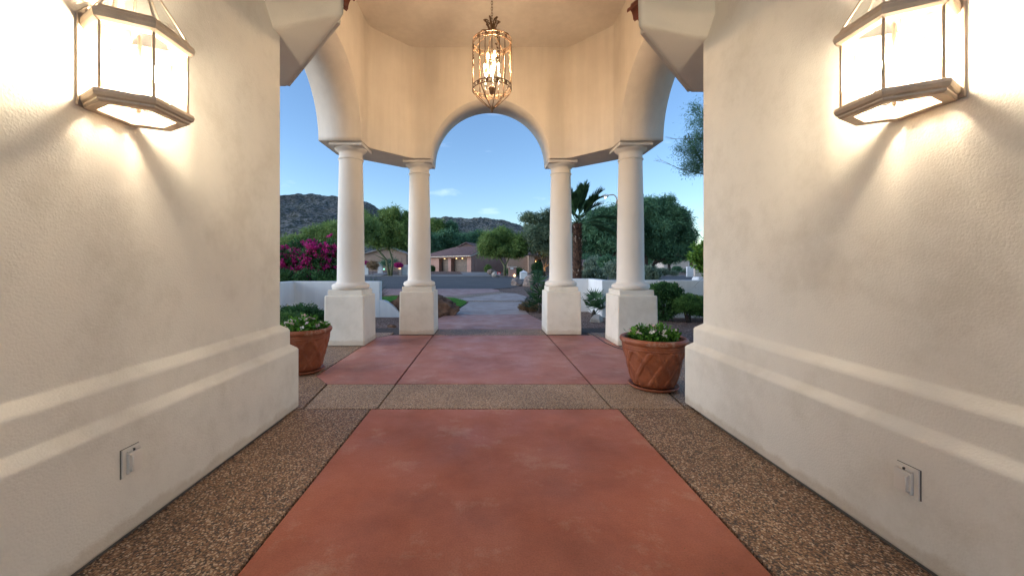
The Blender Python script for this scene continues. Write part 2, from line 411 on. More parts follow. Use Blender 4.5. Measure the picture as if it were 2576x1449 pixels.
# ------------------------------------------------------------------ mesh building
class MB:
    def __init__(s): s.v = []; s.f = []; s.sm = []
    def add(s, vs, fs, smooth=False):
        o = len(s.v); s.v += [tuple(p) for p in vs]
        s.f += [tuple(i + o for i in f) for f in fs]; s.sm += [smooth] * len(fs); return s
    def box(s, a, b, mat=None):
        x0, y0, z0 = a; x1, y1, z1 = b
        vs = [(x0,y0,z0),(x1,y0,z0),(x1,y1,z0),(x0,y1,z0),(x0,y0,z1),(x1,y0,z1),(x1,y1,z1),(x0,y1,z1)]
        if mat is not None: vs = [mat @ Vector(p) for p in vs]
        return s.add(vs, [(0,3,2,1),(4,5,6,7),(0,1,5,4),(1,2,6,5),(2,3,7,6),(3,0,4,7)])
    def prism(s, poly, z0, z1, axis='z'):
        n = len(poly)
        if axis == 'z':
            vs = [(x, y, z0) for x, y in poly] + [(x, y, z1) for x, y in poly]
        elif axis == 'y':
            vs = [(x, z0, z) for x, z in poly] + [(x, z1, z) for x, z in poly]
        else:
            vs = [(z0, y, z) for y, z in poly] + [(z1, y, z) for y, z in poly]
        fs = [tuple(range(n))[::-1], tuple(range(n, 2 * n))] + [(i, (i + 1) % n, n + (i + 1) % n, n + i) for i in range(n)]
        return s.add(vs, fs)
    def lathe(s, prof, n=32, c=(0, 0, 0), smooth=True, mat=None):
        vs = []; fs = []
        for r, z in prof:
            for k in range(n):
                a = 2 * PI * k / n
                vs.append(Vector((c[0] + r * math.cos(a), c[1] + r * math.sin(a), c[2] + z)))
        if mat is not None: vs = [mat @ p for p in vs]
        for i in range(len(prof) - 1):
            for k in range(n):
                fs.append((i*n+k, i*n+(k+1)%n, (i+1)*n+(k+1)%n, (i+1)*n+k))
        fs.append(tuple(range(n))[::-1]); fs.append(tuple((len(prof)-1)*n + k for k in range(n)))
        return s.add(vs, fs, smooth)
    def tube(s, pts, radii, n=8, closed=False, smooth=True):
        pts = [Vector(p) for p in pts]
        if not hasattr(radii, '__len__'): radii = [radii] * len(pts)
        m = len(pts); vs = []; fs = []; prev = None
        for i, p in enumerate(pts):
            if closed: d = pts[(i+1) % m] - pts[i-1]
            else: d = pts[min(i+1, m-1)] - pts[max(i-1, 0)]
            d.normalize()
            if prev is None:
                u = d.orthogonal().normalized()
            else:
                u = (prev - d * prev.dot(d))
                u = u.normalized() if u.length > 1e-6 else d.orthogonal().normalized()
            prev = u; w = d.cross(u)
            for k in range(n):
                a = 2 * PI * k / n
                vs.append(p + (u * math.cos(a) + w * math.sin(a)) * radii[i])
        rows = m if closed else m - 1
        for i in range(rows):
            j = (i + 1) % m
            for k in range(n): fs.append((i*n+k, i*n+(k+1)%n, j*n+(k+1)%n, j*n+k))
        if not closed:
            fs.append(tuple(range(n))[::-1]); fs.append(tuple((m-1)*n+k for k in range(n)))
        return s.add(vs, fs, smooth)
    def build(s, name, m, parent=None, bevel=0, loc=None):
        me = bpy.data.meshes.new(name)
        me.from_pydata(s.v, [], s.f)
        if any(s.sm): me.polygons.foreach_set("use_smooth", s.sm)
        bm = bmesh.new(); bm.from_mesh(me)
        bmesh.ops.recalc_face_normals(bm, faces=bm.faces)
        if bevel:
            bmesh.ops.bevel(bm, geom=bm.edges[:], offset=bevel, segments=2, affect='EDGES', profile=0.6)
        bm.to_mesh(me); bm.free()
        me.update()
        o = bpy.data.objects.new(name, me); C.objects.link(o)
        me.materials.append(m)
        if parent is not None: o.parent = parent
        if loc is not None: o.location = loc
        return o

def tag(o, label=None, cat=None, group=None, kind=None):
    if label: o['label'] = label
    if cat: o['category'] = cat
    if group: o['group'] = group
    if kind: o['kind'] = kind
    return o

def thing(name, label, cat, loc=(0, 0, 0), rz=0.0, group=None):
    o = bpy.data.objects.new(name, None); C.objects.link(o)
    o.empty_display_size = 0.2
    o.location = loc; o.rotation_euler = (0, 0, rz)
    return tag(o, label, cat, group)

def copy_tree(o, parent=None):
    c = o.copy(); C.objects.link(c); c.parent = parent
    for ch in list(o.children): copy_tree(ch, c)
    return c

def leaves(name, pts, length, width, mat, parent=None, up=0.0, out=None, jitter=0.4, droop=0.0, loc=None, tip=0.45):
    """one crown: a rhombic leaf at each point"""
    pts = np.asarray(pts, dtype=np.float64); n = len(pts)
    d = rng.normal(size=(n, 3))
    if out is not None:
        o_ = pts - np.asarray(out); o_ /= (np.linalg.norm(o_, axis=1, keepdims=True) + 1e-6)
        d = d * 0.8 + o_ * 1.0
    d[:, 2] += up - droop
    d /= np.linalg.norm(d, axis=1, keepdims=True)
    q = rng.normal(size=(n, 3)); sd_ = np.cross(d, q); sd_ /= (np.linalg.norm(sd_, axis=1, keepdims=True) + 1e-6)
    l = length * (1 + jitter * rng.uniform(-1, 1, size=(n, 1))); w = width * (1 + jitter * rng.uniform(-1, 1, size=(n, 1)))
    nn = np.cross(d, sd_)
    v = np.empty((n, 4, 3))
    v[:, 0] = pts
    v[:, 1] = pts + d * l * tip + sd_ * w * 0.5 + nn * w * 0.12
    v[:, 2] = pts + d * l
    v[:, 3] = pts + d * l * tip - sd_ * w * 0.5 + nn * w * 0.12
    me = bpy.data.meshes.new(name)
    me.vertices.add(4 * n); me.vertices.foreach_set("co", v.reshape(-1))
    me.loops.add(4 * n); me.loops.foreach_set("vertex_index", np.arange(4 * n, dtype=np.int32))
    me.polygons.add(n); me.polygons.foreach_set("loop_start", np.arange(0, 4 * n, 4, dtype=np.int32))
    me.update(calc_edges=True); me.validate()
    me.materials.append(mat)
    o = bpy.data.objects.new(name, me); C.objects.link(o)
    if parent is not None: o.parent = parent
    if loc is not None: o.location = loc
    return o

def cloud(lobes, n_clumps, per, clump_r, shell=0.55, flat=0.8):
    """points in leaf clumps spread through ellipsoid lobes (cx,cy,cz,rx,ry,rz)"""
    lobes = np.asarray(lobes, dtype=float)
    vol = (lobes[:, 3] * lobes[:, 4] * lobes[:, 5]) ** 0.75; pr = vol / vol.sum()
    idx = rng.choice(len(lobes), size=n_clumps, p=pr)
    u = rng.normal(size=(n_clumps, 3)); u /= np.linalg.norm(u, axis=1, keepdims=True)
    rr = (shell + (1 - shell) * rng.uniform(size=(n_clumps, 1))) ** 0.7
    rr *= rng.uniform(0.78, 1.18, size=(n_clumps, 1))
    c = lobes[idx, :3] + u * rr * lobes[idx, 3:6]
    sz = clump_r * rng.uniform(0.5, 1.4, size=(n_clumps, 1, 1))
    g = rng.normal(size=(n_clumps, per, 3)) * 0.55 * sz
    g[:, :, 2] *= flat
    return (c[:, None, :] + g).reshape(-1, 3)

def limb_tree(mb, base, direction, length, r, depth, spread=0.5, n=7, tips=None, gravity=0.0):
    p = Vector(base); d = Vector(direction).normalized(); pts = [p.copy()]; rad = [r]
    seg = 4
    for i in range(seg):
        d = (d + Vector((random.uniform(-1, 1), random.uniform(-1, 1), random.uniform(-0.3, 0.6) - gravity)) * 0.14).normalized()
        p = p + d * length / seg; pts.append(p.copy()); rad.append(r * (1 - 0.45 * (i + 1) / seg))
    mb.tube(pts, rad, n)
    if tips is not None: tips.append(p.copy())
    if depth > 0:
        k = random.choice((2, 3))
        for j in range(k):
            nd = (d + Vector((random.uniform(-1, 1), random.uniform(-1, 1), random.uniform(-0.2, 0.5))) * spread).normalized()
            limb_tree(mb, p, nd, length * random.uniform(0.6, 0.85), r * 0.55, depth - 1, spread, max(4, n - 1), tips, gravity)

# ------------------------------------------------------------------ ground, paving, roads
X0 = 0.075                       # centre line of walkway and pavilion

def ground_z(x, y):
    return -0.035 + 0.0 * x + max(0.0, min(1.0, (y - 50) / 14.0)) * 0.45

def ground_sheet():
    ys = [-60, -20, 0, 20, 40, 50, 53, 56, 60, 64, 80, 150, 400, 1200, 3500]
    xs = [-3500, -1200, -400, -150, -60, -30, -15, 0, 15, 30, 60, 150, 400, 1200, 3500]
    vs = [(x, y, ground_z(x, y)) for y in ys for x in xs]; n = len(xs)
    fs = [(j*n+i, j*n+i+1, (j+1)*n+i+1, (j+1)*n+i) for j in range(len(ys)-1) for i in range(n-1)]
    o = MB().add(vs, fs).build("ground", M['gravel'])
    return tag(o, "brown desert gravel covering the ground", "ground", kind='structure')
ground_sheet()

def sheet(name, poly, z, mat, label, cat, kind='structure', seg=1):
    vs = [(x, y, z + (ground_z(x, y) + 0.035)) for x, y in poly]
    o = MB().add(vs, [tuple(range(len(vs)))]).build(name, mat)
    return tag(o, label, cat, kind=kind)

def slab(name, poly, mat, label, z1=0.0, z0=-0.03, bev=0.006, cat="paving"):
    o = MB().prism(poly, z0, z1).build(name, mat, bevel=bev)
    return tag(o, label, cat, kind='structure')

R = lambda pts: [(x + X0, y) for x, y in pts]
sheet("paving_base", R([(-3.2, -2.5), (3.2, -2.5), (3.2, 8.0), (-3.2, 8.0)]), -0.022, M['joint'], "dark filler in the joints under the paving", "paving")
slab("walkway_slab", R([(-1.085, -2.0), (1.085, -2.0), (1.085, 3.39), (-1.085, 3.39)]), M['slab'], "long red stained concrete slab filling the foreground")
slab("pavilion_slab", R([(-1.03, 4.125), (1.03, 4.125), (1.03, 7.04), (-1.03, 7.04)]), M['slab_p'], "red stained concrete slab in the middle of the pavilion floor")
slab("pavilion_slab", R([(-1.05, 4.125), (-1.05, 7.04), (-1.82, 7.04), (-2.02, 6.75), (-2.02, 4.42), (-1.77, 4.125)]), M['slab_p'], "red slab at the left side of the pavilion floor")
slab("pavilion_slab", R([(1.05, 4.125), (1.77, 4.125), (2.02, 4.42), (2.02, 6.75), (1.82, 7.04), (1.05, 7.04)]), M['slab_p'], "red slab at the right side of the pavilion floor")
A = M['agg']
slab("aggregate_strip", R([(-1.03, 3.405), (1.03, 3.405), (1.03, 4.11), (-1.03, 4.11)]), M['agg_l'], "pebbled concrete band across the middle of the floor")
slab("aggregate_strip", R([(-1.9, -2.0), (-1.10, -2.0), (-1.10, 3.39), (-1.9, 3.39)]), A, "pebbled concrete strip along the left wall")
slab("aggregate_strip", R([(1.10, -2.0), (1.95, -2.0), (1.95, 3.39), (1.10, 3.39)]), A, "pebbled concrete strip along the right wall")
slab("aggregate_strip", R([(-1.045, 3.405), (-1.045, 4.11), (-1.76, 4.11), (-1.68, 3.405)]), M['agg_l'], "pebbled concrete panel left of the middle band")
slab("aggregate_strip", R([(1.045, 3.405), (1.68, 3.405), (1.76, 4.11), (1.045, 4.11)]), M['agg_l'], "pebbled concrete panel right of the middle band beside the pot")
slab("aggregate_strip", R([(-1.70, 3.405), (-1.785, 4.12), (-2.035, 4.43), (-2.035, 6.76), (-1.84, 7.05), (-1.84, 7.35), (-2.3, 7.3), (-2.75, 6.9), (-2.9, 6.2), (-2.9, 3.405)]), A, "pebbled concrete around the left flower pot and column")
slab("aggregate_strip", R([(1.70, 3.405), (2.9, 3.405), (2.9, 6.2), (2.75, 6.9), (2.3, 7.3), (1.84, 7.35), (1.84, 7.05), (2.035, 6.76), (2.035, 4.43), (1.785, 4.12)]), A, "pebbled concrete around the right flower pot and column")
slab("aggregate_strip", R([(-1.03, 7.055), (1.03, 7.055), (1.03, 7.71), (-1.03, 7.71)]), A, "dark pebbled strip between the two middle column bases")
slab("path", [(-1.35, 7.73), (1.40, 7.73), (1.42, 8.2), (1.30, 8.85), (1.20, 9.5), (1.13, 10.1), (-1.05, 10.1), (-1.2, 9.0)], M['slab2'], "pink concrete path just beyond the middle columns")
slab("path", [(-1.03, 10.12), (1.13, 10.12), (1.12, 10.8), (1.22, 12.0), (1.35, 13.7), (-0.62, 13.7), (-0.64, 13.2), (-0.75, 12.0), (-0.92, 10.9)], M['walk'], "pale lilac concrete path past the lawn edge")
slab("path_band", [(-0.66, 13.72), (1.36, 13.72), (1.42, 14.3), (-0.85, 14.3)], M['agg'], "dark pebbled band crossing the path beyond the lawn")
slab("driveway", [(-0.87, 14.32), (1.43, 14.32), (1.7, 16.2), (1.4, 18.0), (0.95, 18.4), (-1.1, 15.1)], M['walk'], "pale concrete driveway piece beside the palm")
slab("driveway_band", [(-1.12, 15.12), (0.93, 18.42), (0.72, 19.4), (-1.9, 15.9)], M['agg'], "dark pebbled band slanting across the driveway")
slab("driveway", [(-1.92, 15.92), (0.70, 19.42), (0.65, 21.0), (0.3, 21.9), (-14, 21.9), (-14, 18.2), (-3.5, 16.9)], M['slab2'], "wide pinkish driveway apron before the road")
# road and neighbour driveways
road = [(-60, 22.0), (0.3, 22.0), (1.4, 23.0), (2.6, 26.5), (5, 29), (9.5, 31), (40, 32), (120, 40), (120, 52), (40, 50), (12, 49.5), (3, 49.0), (-60, 50.0)]
sheet("road", road, -0.012, M['asphalt'], "dark grey asphalt street crossing behind the garden", "road")
def kerb(name, pts, w=0.16, h=0.10, label=""):
    for (x0, y0), (x1, y1) in zip(pts, pts[1:]):
        pass
    mb = MB()
    for (x0, y0), (x1, y1) in zip(pts, pts[1:]):
        d = Vector((x1 - x0, y1 - y0, 0)); L_ = d.length; d.normalize(); nrm = Vector((-d.y, d.x, 0)) * w
        a = Vector((x0, y0, 0)); b_ = Vector((x1, y1, 0))
        mb.prism([(a.x, a.y), (b_.x, b_.y), (b_.x + nrm.x, b_.y + nrm.y), (a.x + nrm.x, a.y + nrm.y)], -0.03, h - 0.03)
    return tag(mb.build(name, M['pale_conc']), label, "kerb", kind='structure')
kerb("kerb", [(-60, 50.02), (3, 49.02), (12, 49.52), (40, 50.02), (120, 52.02)], label="pale concrete kerb on the far side of the street")
sheet("neighbor_driveway", [(-13.5, 50.3), (-0.2, 49.4), (2.2, 54), (2.0, 62.0), (-2.4, 61.9), (-11.4, 71)], 0.014, M['pale_conc'], "grey concrete driveway in front of the garage house", "driveway")
sheet("driveway_far", [(-16.5, 50.4), (-13.8, 50.3), (-14.6, 60), (-16.5, 60)], 0.014, M['pale_conc'], "narrow driveway behind the iron gate", "driveway")
# lawns with blades
def lawn(name, poly, n, label, blade=0.05, z=0.0):
    g = MB().prism(poly, -0.03, z).build(name, M['lawn'])
    tag(g, label, "lawn", kind='structure')
    xs = [p[0] for p in poly]; ys = [p[1] for p in poly]
    pts = []
    while len(pts) < n:
        x = random.uniform(min(xs), max(xs)); y = random.uniform(min(ys), max(ys)); ins = False
        for (ax, ay), (bx, by) in zip(poly, poly[1:] + poly[:1]):
            if (ay > y) != (by > y) and x < (bx - ax) * (y - ay) / (by - ay) + ax: ins = not ins
        if ins: pts.append((x, y, z))
    gr = leaves("grass", pts, blade, blade * 0.16, M['grass'], up=2.2)
    tag(gr, "short green grass blades " + label.split(' ', 1)[1], "grass", kind='stuff')
lawn("lawn", [(-1.05, 10.2), (-0.95, 10.9), (-0.79, 12.0), (-0.68, 13.2), (-0.70, 13.7), (-0.95, 14.5), (-1.25, 15.1), (-2.0, 15.75), (-3.6, 16.5), (-5.0, 14.5), (-4.2, 11.6), (-2.4, 10.6)], 26000, "the small lawn beside the boulder", 0.06)
sheet("far_lawn", [(10, 62), (60, 62), (70, 88), (10, 88)], 0.06, M['lawn'], "green lawn across the street at far right", "lawn")
sheet("far_sidewalk", [(8, 50.0), (60, 50.6), (60, 52.0), (8, 51.4)], 0.05, M['pale_conc'], "pale strip of pavement beyond the street at right", "pavement")

# ------------------------------------------------------------------ mountains
def hill(name, prof, Yr, depth, label, rough, back=250):
    px = np.array([p[0] for p in prof], float); py = np.array([p[1] for p in prof], float)
    nx, nv = 300, 80
    vs = []; fs = []
    for j in range(nv):
        t = j / (nv - 1) * 1.35
        for i in range(nx):
            q = px[0] + (px[-1] - px[0]) * i / (nx - 1)
            h = (671 - np.interp(q, px, py)) * Yr / F + EYE
            x = (q - 1223) * Yr / F
            y = Yr - depth * (1 - t)
            if t > 1: y = Yr + back * (t - 1) / 0.35
            s = t ** 0.8 if t <= 1 else max(0, 1 - (t - 1) / 0.35) ** 0.7
            p = Vector((x * 0.011, y * 0.011, 0.3))
            nzv = noise.fractal(p, 0.9, 2.1, 6)
            rid = 1 - abs(noise.noise(Vector((x * 0.009 + 3, y * 0.004, 1.7)))) * 2
            amp = math.sin(min(1, t) * PI) * 0.16 + 0.02
            z = h * s * (1 + amp * (nzv * 0.8 + rid * 0.5 - 0.3)) + rough * noise.fractal(Vector((x * .06, y * .06, 0)), 0.8, 2, 4) * min(1, s * 2)
            vs.append((x, y, max(z, -2) - 1.0))
    for j in range(nv - 1):
        for i in range(nx - 1):
            fs.append((j*nx+i, j*nx+i+1, (j+1)*nx+i+1, (j+1)*nx+i))
    o = MB().add(vs, fs, True).build(name, M['hill'])
    return tag(o, label, "mountain", kind='structure')
hill("mountain", [(380, 660), (500, 640), (600, 590), (660, 548), (708, 516), (745, 494), (780, 485), (800, 487), (840, 492), (907, 503), (935, 513), (960, 530), (985, 546), (1010, 560), (1060, 592), (1120, 640), (1150, 668)], 620, 330, "rounded rocky desert mountain at left", 3.0)
hill("ridge", [(850, 668), (900, 600), (960, 545), (985, 534), (1020, 538), (1072, 543), (1108, 545), (1122, 539.5), (1149, 546), (1179, 549.5), (1202, 547), (1238, 551), (1267, 554), (1288, 561), (1318, 571), (1350, 585), (1400, 610), (1450, 640), (1500, 668)], 950, 420, "long low rocky ridge behind the garage house", 4.0)

# ------------------------------------------------------------------ our house: the two entrance walls, ceiling, arch, eave tiles
house = thing("house", "cream stucco house front whose two thick stepped walls frame the walkway", "house")
def entry_wall(sx, face, yend):
    """stepped wall: profile swept along the walkway and round its end corner"""
    prof = [(0, 0.022), (0, 0.525), (0.008, 0.538), (0.05, 0.575), (0.05, 0.698), (0.058, 0.712), (0.107, 0.752), (0.107, 5.0)]
    path = []
    vs = []; fs = []
    r = 0.03
    for d, z in prof:
        ring = [(face + d, -1.7)]
        for k in range(5):                       # rounded corner
            a = k / 4 * PI / 2
            ring.append((face + d + r - r * math.cos(a), yend - d - r + r * math.sin(a)))
        ring.append((face + 1.3, yend - d))
        ring.append((face + 1.3, -1.7))
        vs += [(sx * x, y, z) for x, y in ring]
    n = 8
    for i in range(len(prof) - 1):
        for k in range(n): fs.append((i*n+k, i*n+(k+1) % n, (i+1)*n+(k+1) % n, (i+1)*n+k))
    fs.append(tuple(range(n))); fs.append(tuple((len(prof)-1)*n+k for k in range(n)))
    w = MB().add(vs, fs).build("wall", M['stucco'], house)
    MB().box((min(sx*(face+0.012), sx*(face+1.2)), -1.68, -0.02), (max(sx*(face+0.012), sx*(face+1.2)), yend - 0.26, 0.03)).build("footing", M['foot'], w)
    return w
entry_wall(-1, 1.655, 3.423)
entry_wall(1, 1.800, 3.513)
MB().box((-3.2, -1.0, 5.002), (3.4, 3.02, 5.2)).build("ceiling", M['stucco'], house)
# end arch over the walkway opening and the slanted soffits that run out to the pavilion
ZB = EYE + 1.98                 # underside of beams
def arc(cx, cz, r, a0, a1, n=24):
    return [(cx + r * math.cos(a0 + (a1 - a0) * k / n), cz + r * math.sin(a0 + (a1 - a0) * k / n)) for k in range(n + 1)]
hx = 1.17
poly = [(-1.80, ZB + 0.3), (-1.80, 5.0), (1.95, 5.0), (1.95, ZB + 0.3), (X0 + hx, ZB + 0.3)] + arc(X0, ZB + 0.3, hx, 0, PI)[1:]
MB().prism(poly, 3.05, 3.20, 'y').build("arch_wall", M['stucco'], house)
for sx, xc, yo in ((-1, 0.0, 0.0), (1, 0.13, 0.14)):
    def q(x, y): return (sx * (x + xc), y + yo)
    # bracket over the wall end: chunky stucco block with a bevelled lower edge
    rim = [q(1.12, 3.02), q(1.25, 3.17), q(2.19, 4.22), q(2.9, 4.22), q(2.9, 3.19), q(1.72, 3.19)]
    rim2 = [q(1.10, 2.98), q(1.25, 3.17), q(2.19, 4.22), q(2.9, 4.22), q(2.9, 3.07), q(1.62, 3.07)]
    vs = [(x, y, ZB) for x, y in rim] + [(x, y, ZB + 0.13) for x, y in rim2] + [(x, y, ZB + 0.32) for x, y in rim2]
    n = 6
    vs = [(x, y, z - 0.008 if z < ZB + 0.01 else z) for x, y, z in vs]
    fs = [tuple(range(n)), tuple(range(2*n, 3*n))]
    for l_ in range(2):
        for k in range(n): fs.append((l_*n+k, l_*n+(k+1) % n, (l_+1)*n+(k+1) % n, (l_+1)*n+k))
    br = MB().add(vs, fs).build("bracket", M['stucco_soft'], house)
    # thin drip edge along the slanted rim
    a0 = Vector((*q(1.25, 3.17), 0)); a1 = Vector((*q(2.24, 4.28), 0))
    d = (a1 - a0).normalized(); nn_ = Vector((d.y, -d.x, 0)) * (0.055 if sx < 0 else -0.055)
    if nn_.y < 0: nn_ = -nn_
    MB().prism([(a0.x, a0.y), (a1.x, a1.y), (a1.x + nn_.x, a1.y + nn_.y), (a0.x + nn_.x, a0.y + nn_.y)], ZB + 0.035, ZB + 0.2).build("fascia", M['board'], house)
    # clay barrel tiles of the eave resting behind the fascia, mouths towards the pavilion
    out_dir = nn_.normalized()
    for k in range(6):
        p = a0 + d * (-0.02 + 0.165 * k) + out_dir * 0.01
        base = p + Vector((0, 0, ZB + 0.235))
        for layer in range(2):
            vs = []; fs = []
            nseg = 10; L1 = out_dir * (0.125 - 0.03 * layer); back = -out_dir * 0.30 + Vector((0, 0, 0.12))
            for e, (o_, rr_) in enumerate(((L1 + Vector((0, 0, 0.028 * layer - 0.02)), 0.078), (back + Vector((0, 0, 0.03 * layer)), 0.066))):
                for t_ in (0, 0.013):
                    for j in range(nseg + 1):
                        a = PI * j / nseg
                        vs.append(base + o_ + d * math.cos(a) * (rr_ - t_) + Vector((0, 0, 1)) * math.sin(a) * (rr_ - t_) * 0.8)
            m_ = nseg + 1
            for j in range(nseg):
                fs += [(j, j+1, 2*m_+j+1, 2*m_+j), (m_+j, 3*m_+j, 3*m_+j+1, m_+j+1), (j, m_+j, m_+j+1, j+1), (2*m_+j, 2*m_+j+1, 3*m_+j+1, 3*m_+j)]
            fs += [(0, 2*m_, 3*m_, m_), (nseg, m_+nseg, 3*m_+nseg, 2*m_+nseg)]
            MB().add(vs, fs, False).build("roof_tile", M['tile'], house)

# ------------------------------------------------------------------ pavilion
pav = thing("pavilion", "cream stucco entrance pavilion with arches on four round columns", "pavilion")
YC = 5.0
T = 0.68
hin = 1.975 + 0.06            # inner half width (about X0)
ZC = EYE + 4.01
hv = 1.435                    # inner half length of the front face
yf = 7.05
Ra = 1.09
# front arch panel
pf = [(X0 - hv, ZB), (X0 - hv, ZC + 0.1), (X0 + hv, ZC + 0.1), (X0 + hv, ZB), (X0 + Ra, ZB)] + arc(X0, ZB, Ra, 0, PI, 48)[1:]
def arch_panel(mb, a0, a1, ca, r, plane0, plane1, axis, caps=(), z0=ZB, z1=ZC + 0.1, n=48):
    """panel with a half-round opening, as quad strips so that both faces are clean"""
    pts = arc(ca, z0, r, PI, 0, n)
    cols = [a0] + [p[0] for p in pts] + [a1]
    zs = [z0] + [p[1] for p in pts] + [z0]
    def P(u, w, z): return (u, w, z) if axis == 'y' else (w, u, z)
    for w in (plane0, plane1):
        # left jamb, right jamb
        mb.add([P(a0, w, z0), P(ca - r, w, z0), P(ca - r, w, z1), P(a0, w, z1)], [(0, 1, 2, 3)])
        mb.add([P(ca + r, w, z0), P(a1, w, z0), P(a1, w, z1), P(ca + r, w, z1)], [(0, 1, 2, 3)])
        for (u0, h0), (u1, h1) in zip(pts, pts[1:]):
            mb.add([P(u0, w, h0), P(u1, w, h1), P(u1, w, z1), P(u0, w, z1)], [(0, 1, 2, 3)])
    for (u0, h0), (u1, h1) in zip(pts, pts[1:]):
        mb.add([P(u0, plane0, h0), P(u1, plane0, h1), P(u1, plane1, h1), P(u0, plane1, h0)], [(0, 1, 2, 3)], True)
    for u0, u1 in ((a0, ca - r), (ca + r, a1)):
        mb.add([P(u0, plane0, z0), P(u1, plane0, z0), P(u1, plane1, z0), P(u0, plane1, z0)], [(0, 1, 2, 3)])
    mb.add([P(a0, plane0, z1), P(a1, plane0, z1), P(a1, plane1, z1), P(a0, plane1, z1)], [(0, 1, 2, 3)])
    for u in caps:
        mb.add([P(u, plane0, z0), P(u, plane1, z0), P(u, plane1, z1), P(u, plane0, z1)], [(0, 1, 2, 3)])
    # weld
    me_b = mb
    return me_b
def weld(o):
    bm = bmesh.new(); bm.from_mesh(o.data)
    bmesh.ops.remove_doubles(bm, verts=bm.verts, dist=0.0005)
    bmesh.ops.recalc_face_normals(bm, faces=bm.faces)
    bm.to_mesh(o.data); bm.free()
    return o
ysp = 6.43
drum = MB()
arch_panel(drum, X0 - hv, X0 + hv, X0, Ra, yf, yf + T, 'y')
for s_ in (-1, 1):
    w0, w1 = X0 + s_ * hin, X0 + s_ * (hin + T)
    arch_panel(drum, 3.35, ysp, YC, 1.07, w0, w1, 'x', caps=(3.35,))
    A0, A1 = (X0 + s_ * hv, yf), (X0 + s_ * hin, ysp)                     # inner corner face
    B0, B1, B2, B3 = (X0 + s_ * hv, yf + T), (X0 + s_ * (hv + 0.28), yf + T), (X0 + s_ * (hin + T), ysp + 0.40), (X0 + s_ * (hin + T), ysp)
    z0_, z1_ = ZB, ZC + 0.1
    drum.add([(*A0, z0_), (*A1, z0_), (*A1, z1_), (*A0, z1_)], [(0, 1, 2, 3)])
    for q0, q1 in ((B0, B1), (B1, B2), (B2, B3)):
        drum.add([(*q0, z0_), (*q1, z0_), (*q1, z1_), (*q0, z1_)], [(0, 1, 2, 3)])
    for z_ in (z0_, z1_):
        drum.add([(*p_, z_) for p_ in (A0, B0, B1, B2, B3, A1)], [(0, 1, 2, 3, 4, 5)])
drum_o = weld(drum.build("arch_wall", M['stucco_p'], pav))
bm = bmesh.new(); bm.from_mesh(drum_o.data)
es = [e_ for e_ in bm.edges if abs(e_.verts[0].co.z - e_.verts[1].co.z) > 1.5 and
      any((e_.verts[0].co.xy - Vector(q_)).length < 0.01 for q_ in ((X0 - hv, yf), (X0 + hv, yf), (X0 - hin, ysp), (X0 + hin, ysp)))]
bmesh.ops.bevel(bm, geom=es, offset=0.09, segments=5, affect='EDGES', profile=0.5)
bm.to_mesh(drum_o.data); bm.free()
# ceiling and roof slab
rc = [(-hin - T - .1, 3.26), (hin + T + .1, 3.26), (hin + T + .1, 6.95), (hv + 0.3, yf + T + .1), (-hv - 0.3, yf + T + .1), (-hin - T - .1, 6.95)]
MB().prism([(x + X0, y) for x, y in rc], ZC, ZC + 0.35).build("ceiling", M['stucco_p'], pav)
# near wall above the house arch, closing the pavilion towards the house
near = [(X0 - hin - T, ZB + 0.33), (X0 - hin - T, ZC), (X0 + hin + T, ZC), (X0 + hin + T, ZB + 0.33), (X0 + hx + .05, ZB + 0.33)] + arc(X0, ZB + 0.33, hx + .05, 0, PI)[1:]
MB().prism(near, 3.21, 3.34, 'y').build("near_wall", M['stucco_p'], pav)
# columns
def column(cx, cy, rot=0):
    prof = [(0.275, 0.880), (0.292, 0.897), (0.300, 0.925), (0.292, 0.955), (0.262, 0.973), (0.232, 0.985), (0.218, 1.005)]
    prof += [(0.214, 1.3), (0.210, 1.8), (0.202, 2.3), (0.190, 2.8), (0.186, 2.985),
             (0.186, 2.988), (0.199, 2.995), (0.203, 3.005), (0.199, 3.015), (0.186, 3.022),
             (0.185, 3.10), (0.190, 3.112), (0.196, 3.118), (0.214, 3.132), (0.238, 3.150), (0.252, 3.168), (0.256, 3.178)]
    c = MB().lathe(prof, 56, (cx, cy, 0)).build("column", M['column'], pav)
    h = 0.265
    MB().box((cx - h, cy - h, 3.178), (cx + h, cy + h, ZB - 0.001)).build("capital", M['column'], c, bevel=0.006)
    # pedestal: bevelled block plus a smaller step
    def blk(h0, h1, z0, z1, cut=0.0):
        b = MB(); vs = []
        for hh, z in ((h0, z0), (h1, z1)):
            vs += [(cx - hh, cy - hh, z), (cx + hh, cy - hh, z), (cx + hh, cy + hh, z), (cx - hh, cy + hh, z)]
        return b.add(vs, [(0,3,2,1),(4,5,6,7),(0,1,5,4),(1,2,6,5),(2,3,7,6),(3,0,4,7)])
    blk(0.321, 0.312, 0.002, 0.795).build("pedestal", M['stucco'], c, bevel=0.022)
    blk(0.275, 0.272, 0.79, 0.880).build("base_block", M['stucco'], c, bevel=0.010)
for s in (-1, 1):
    column(X0 + s * (1.03 + 0.32), 7.37)
    column(X0 + s * (1.985 + 0.325), 6.375)

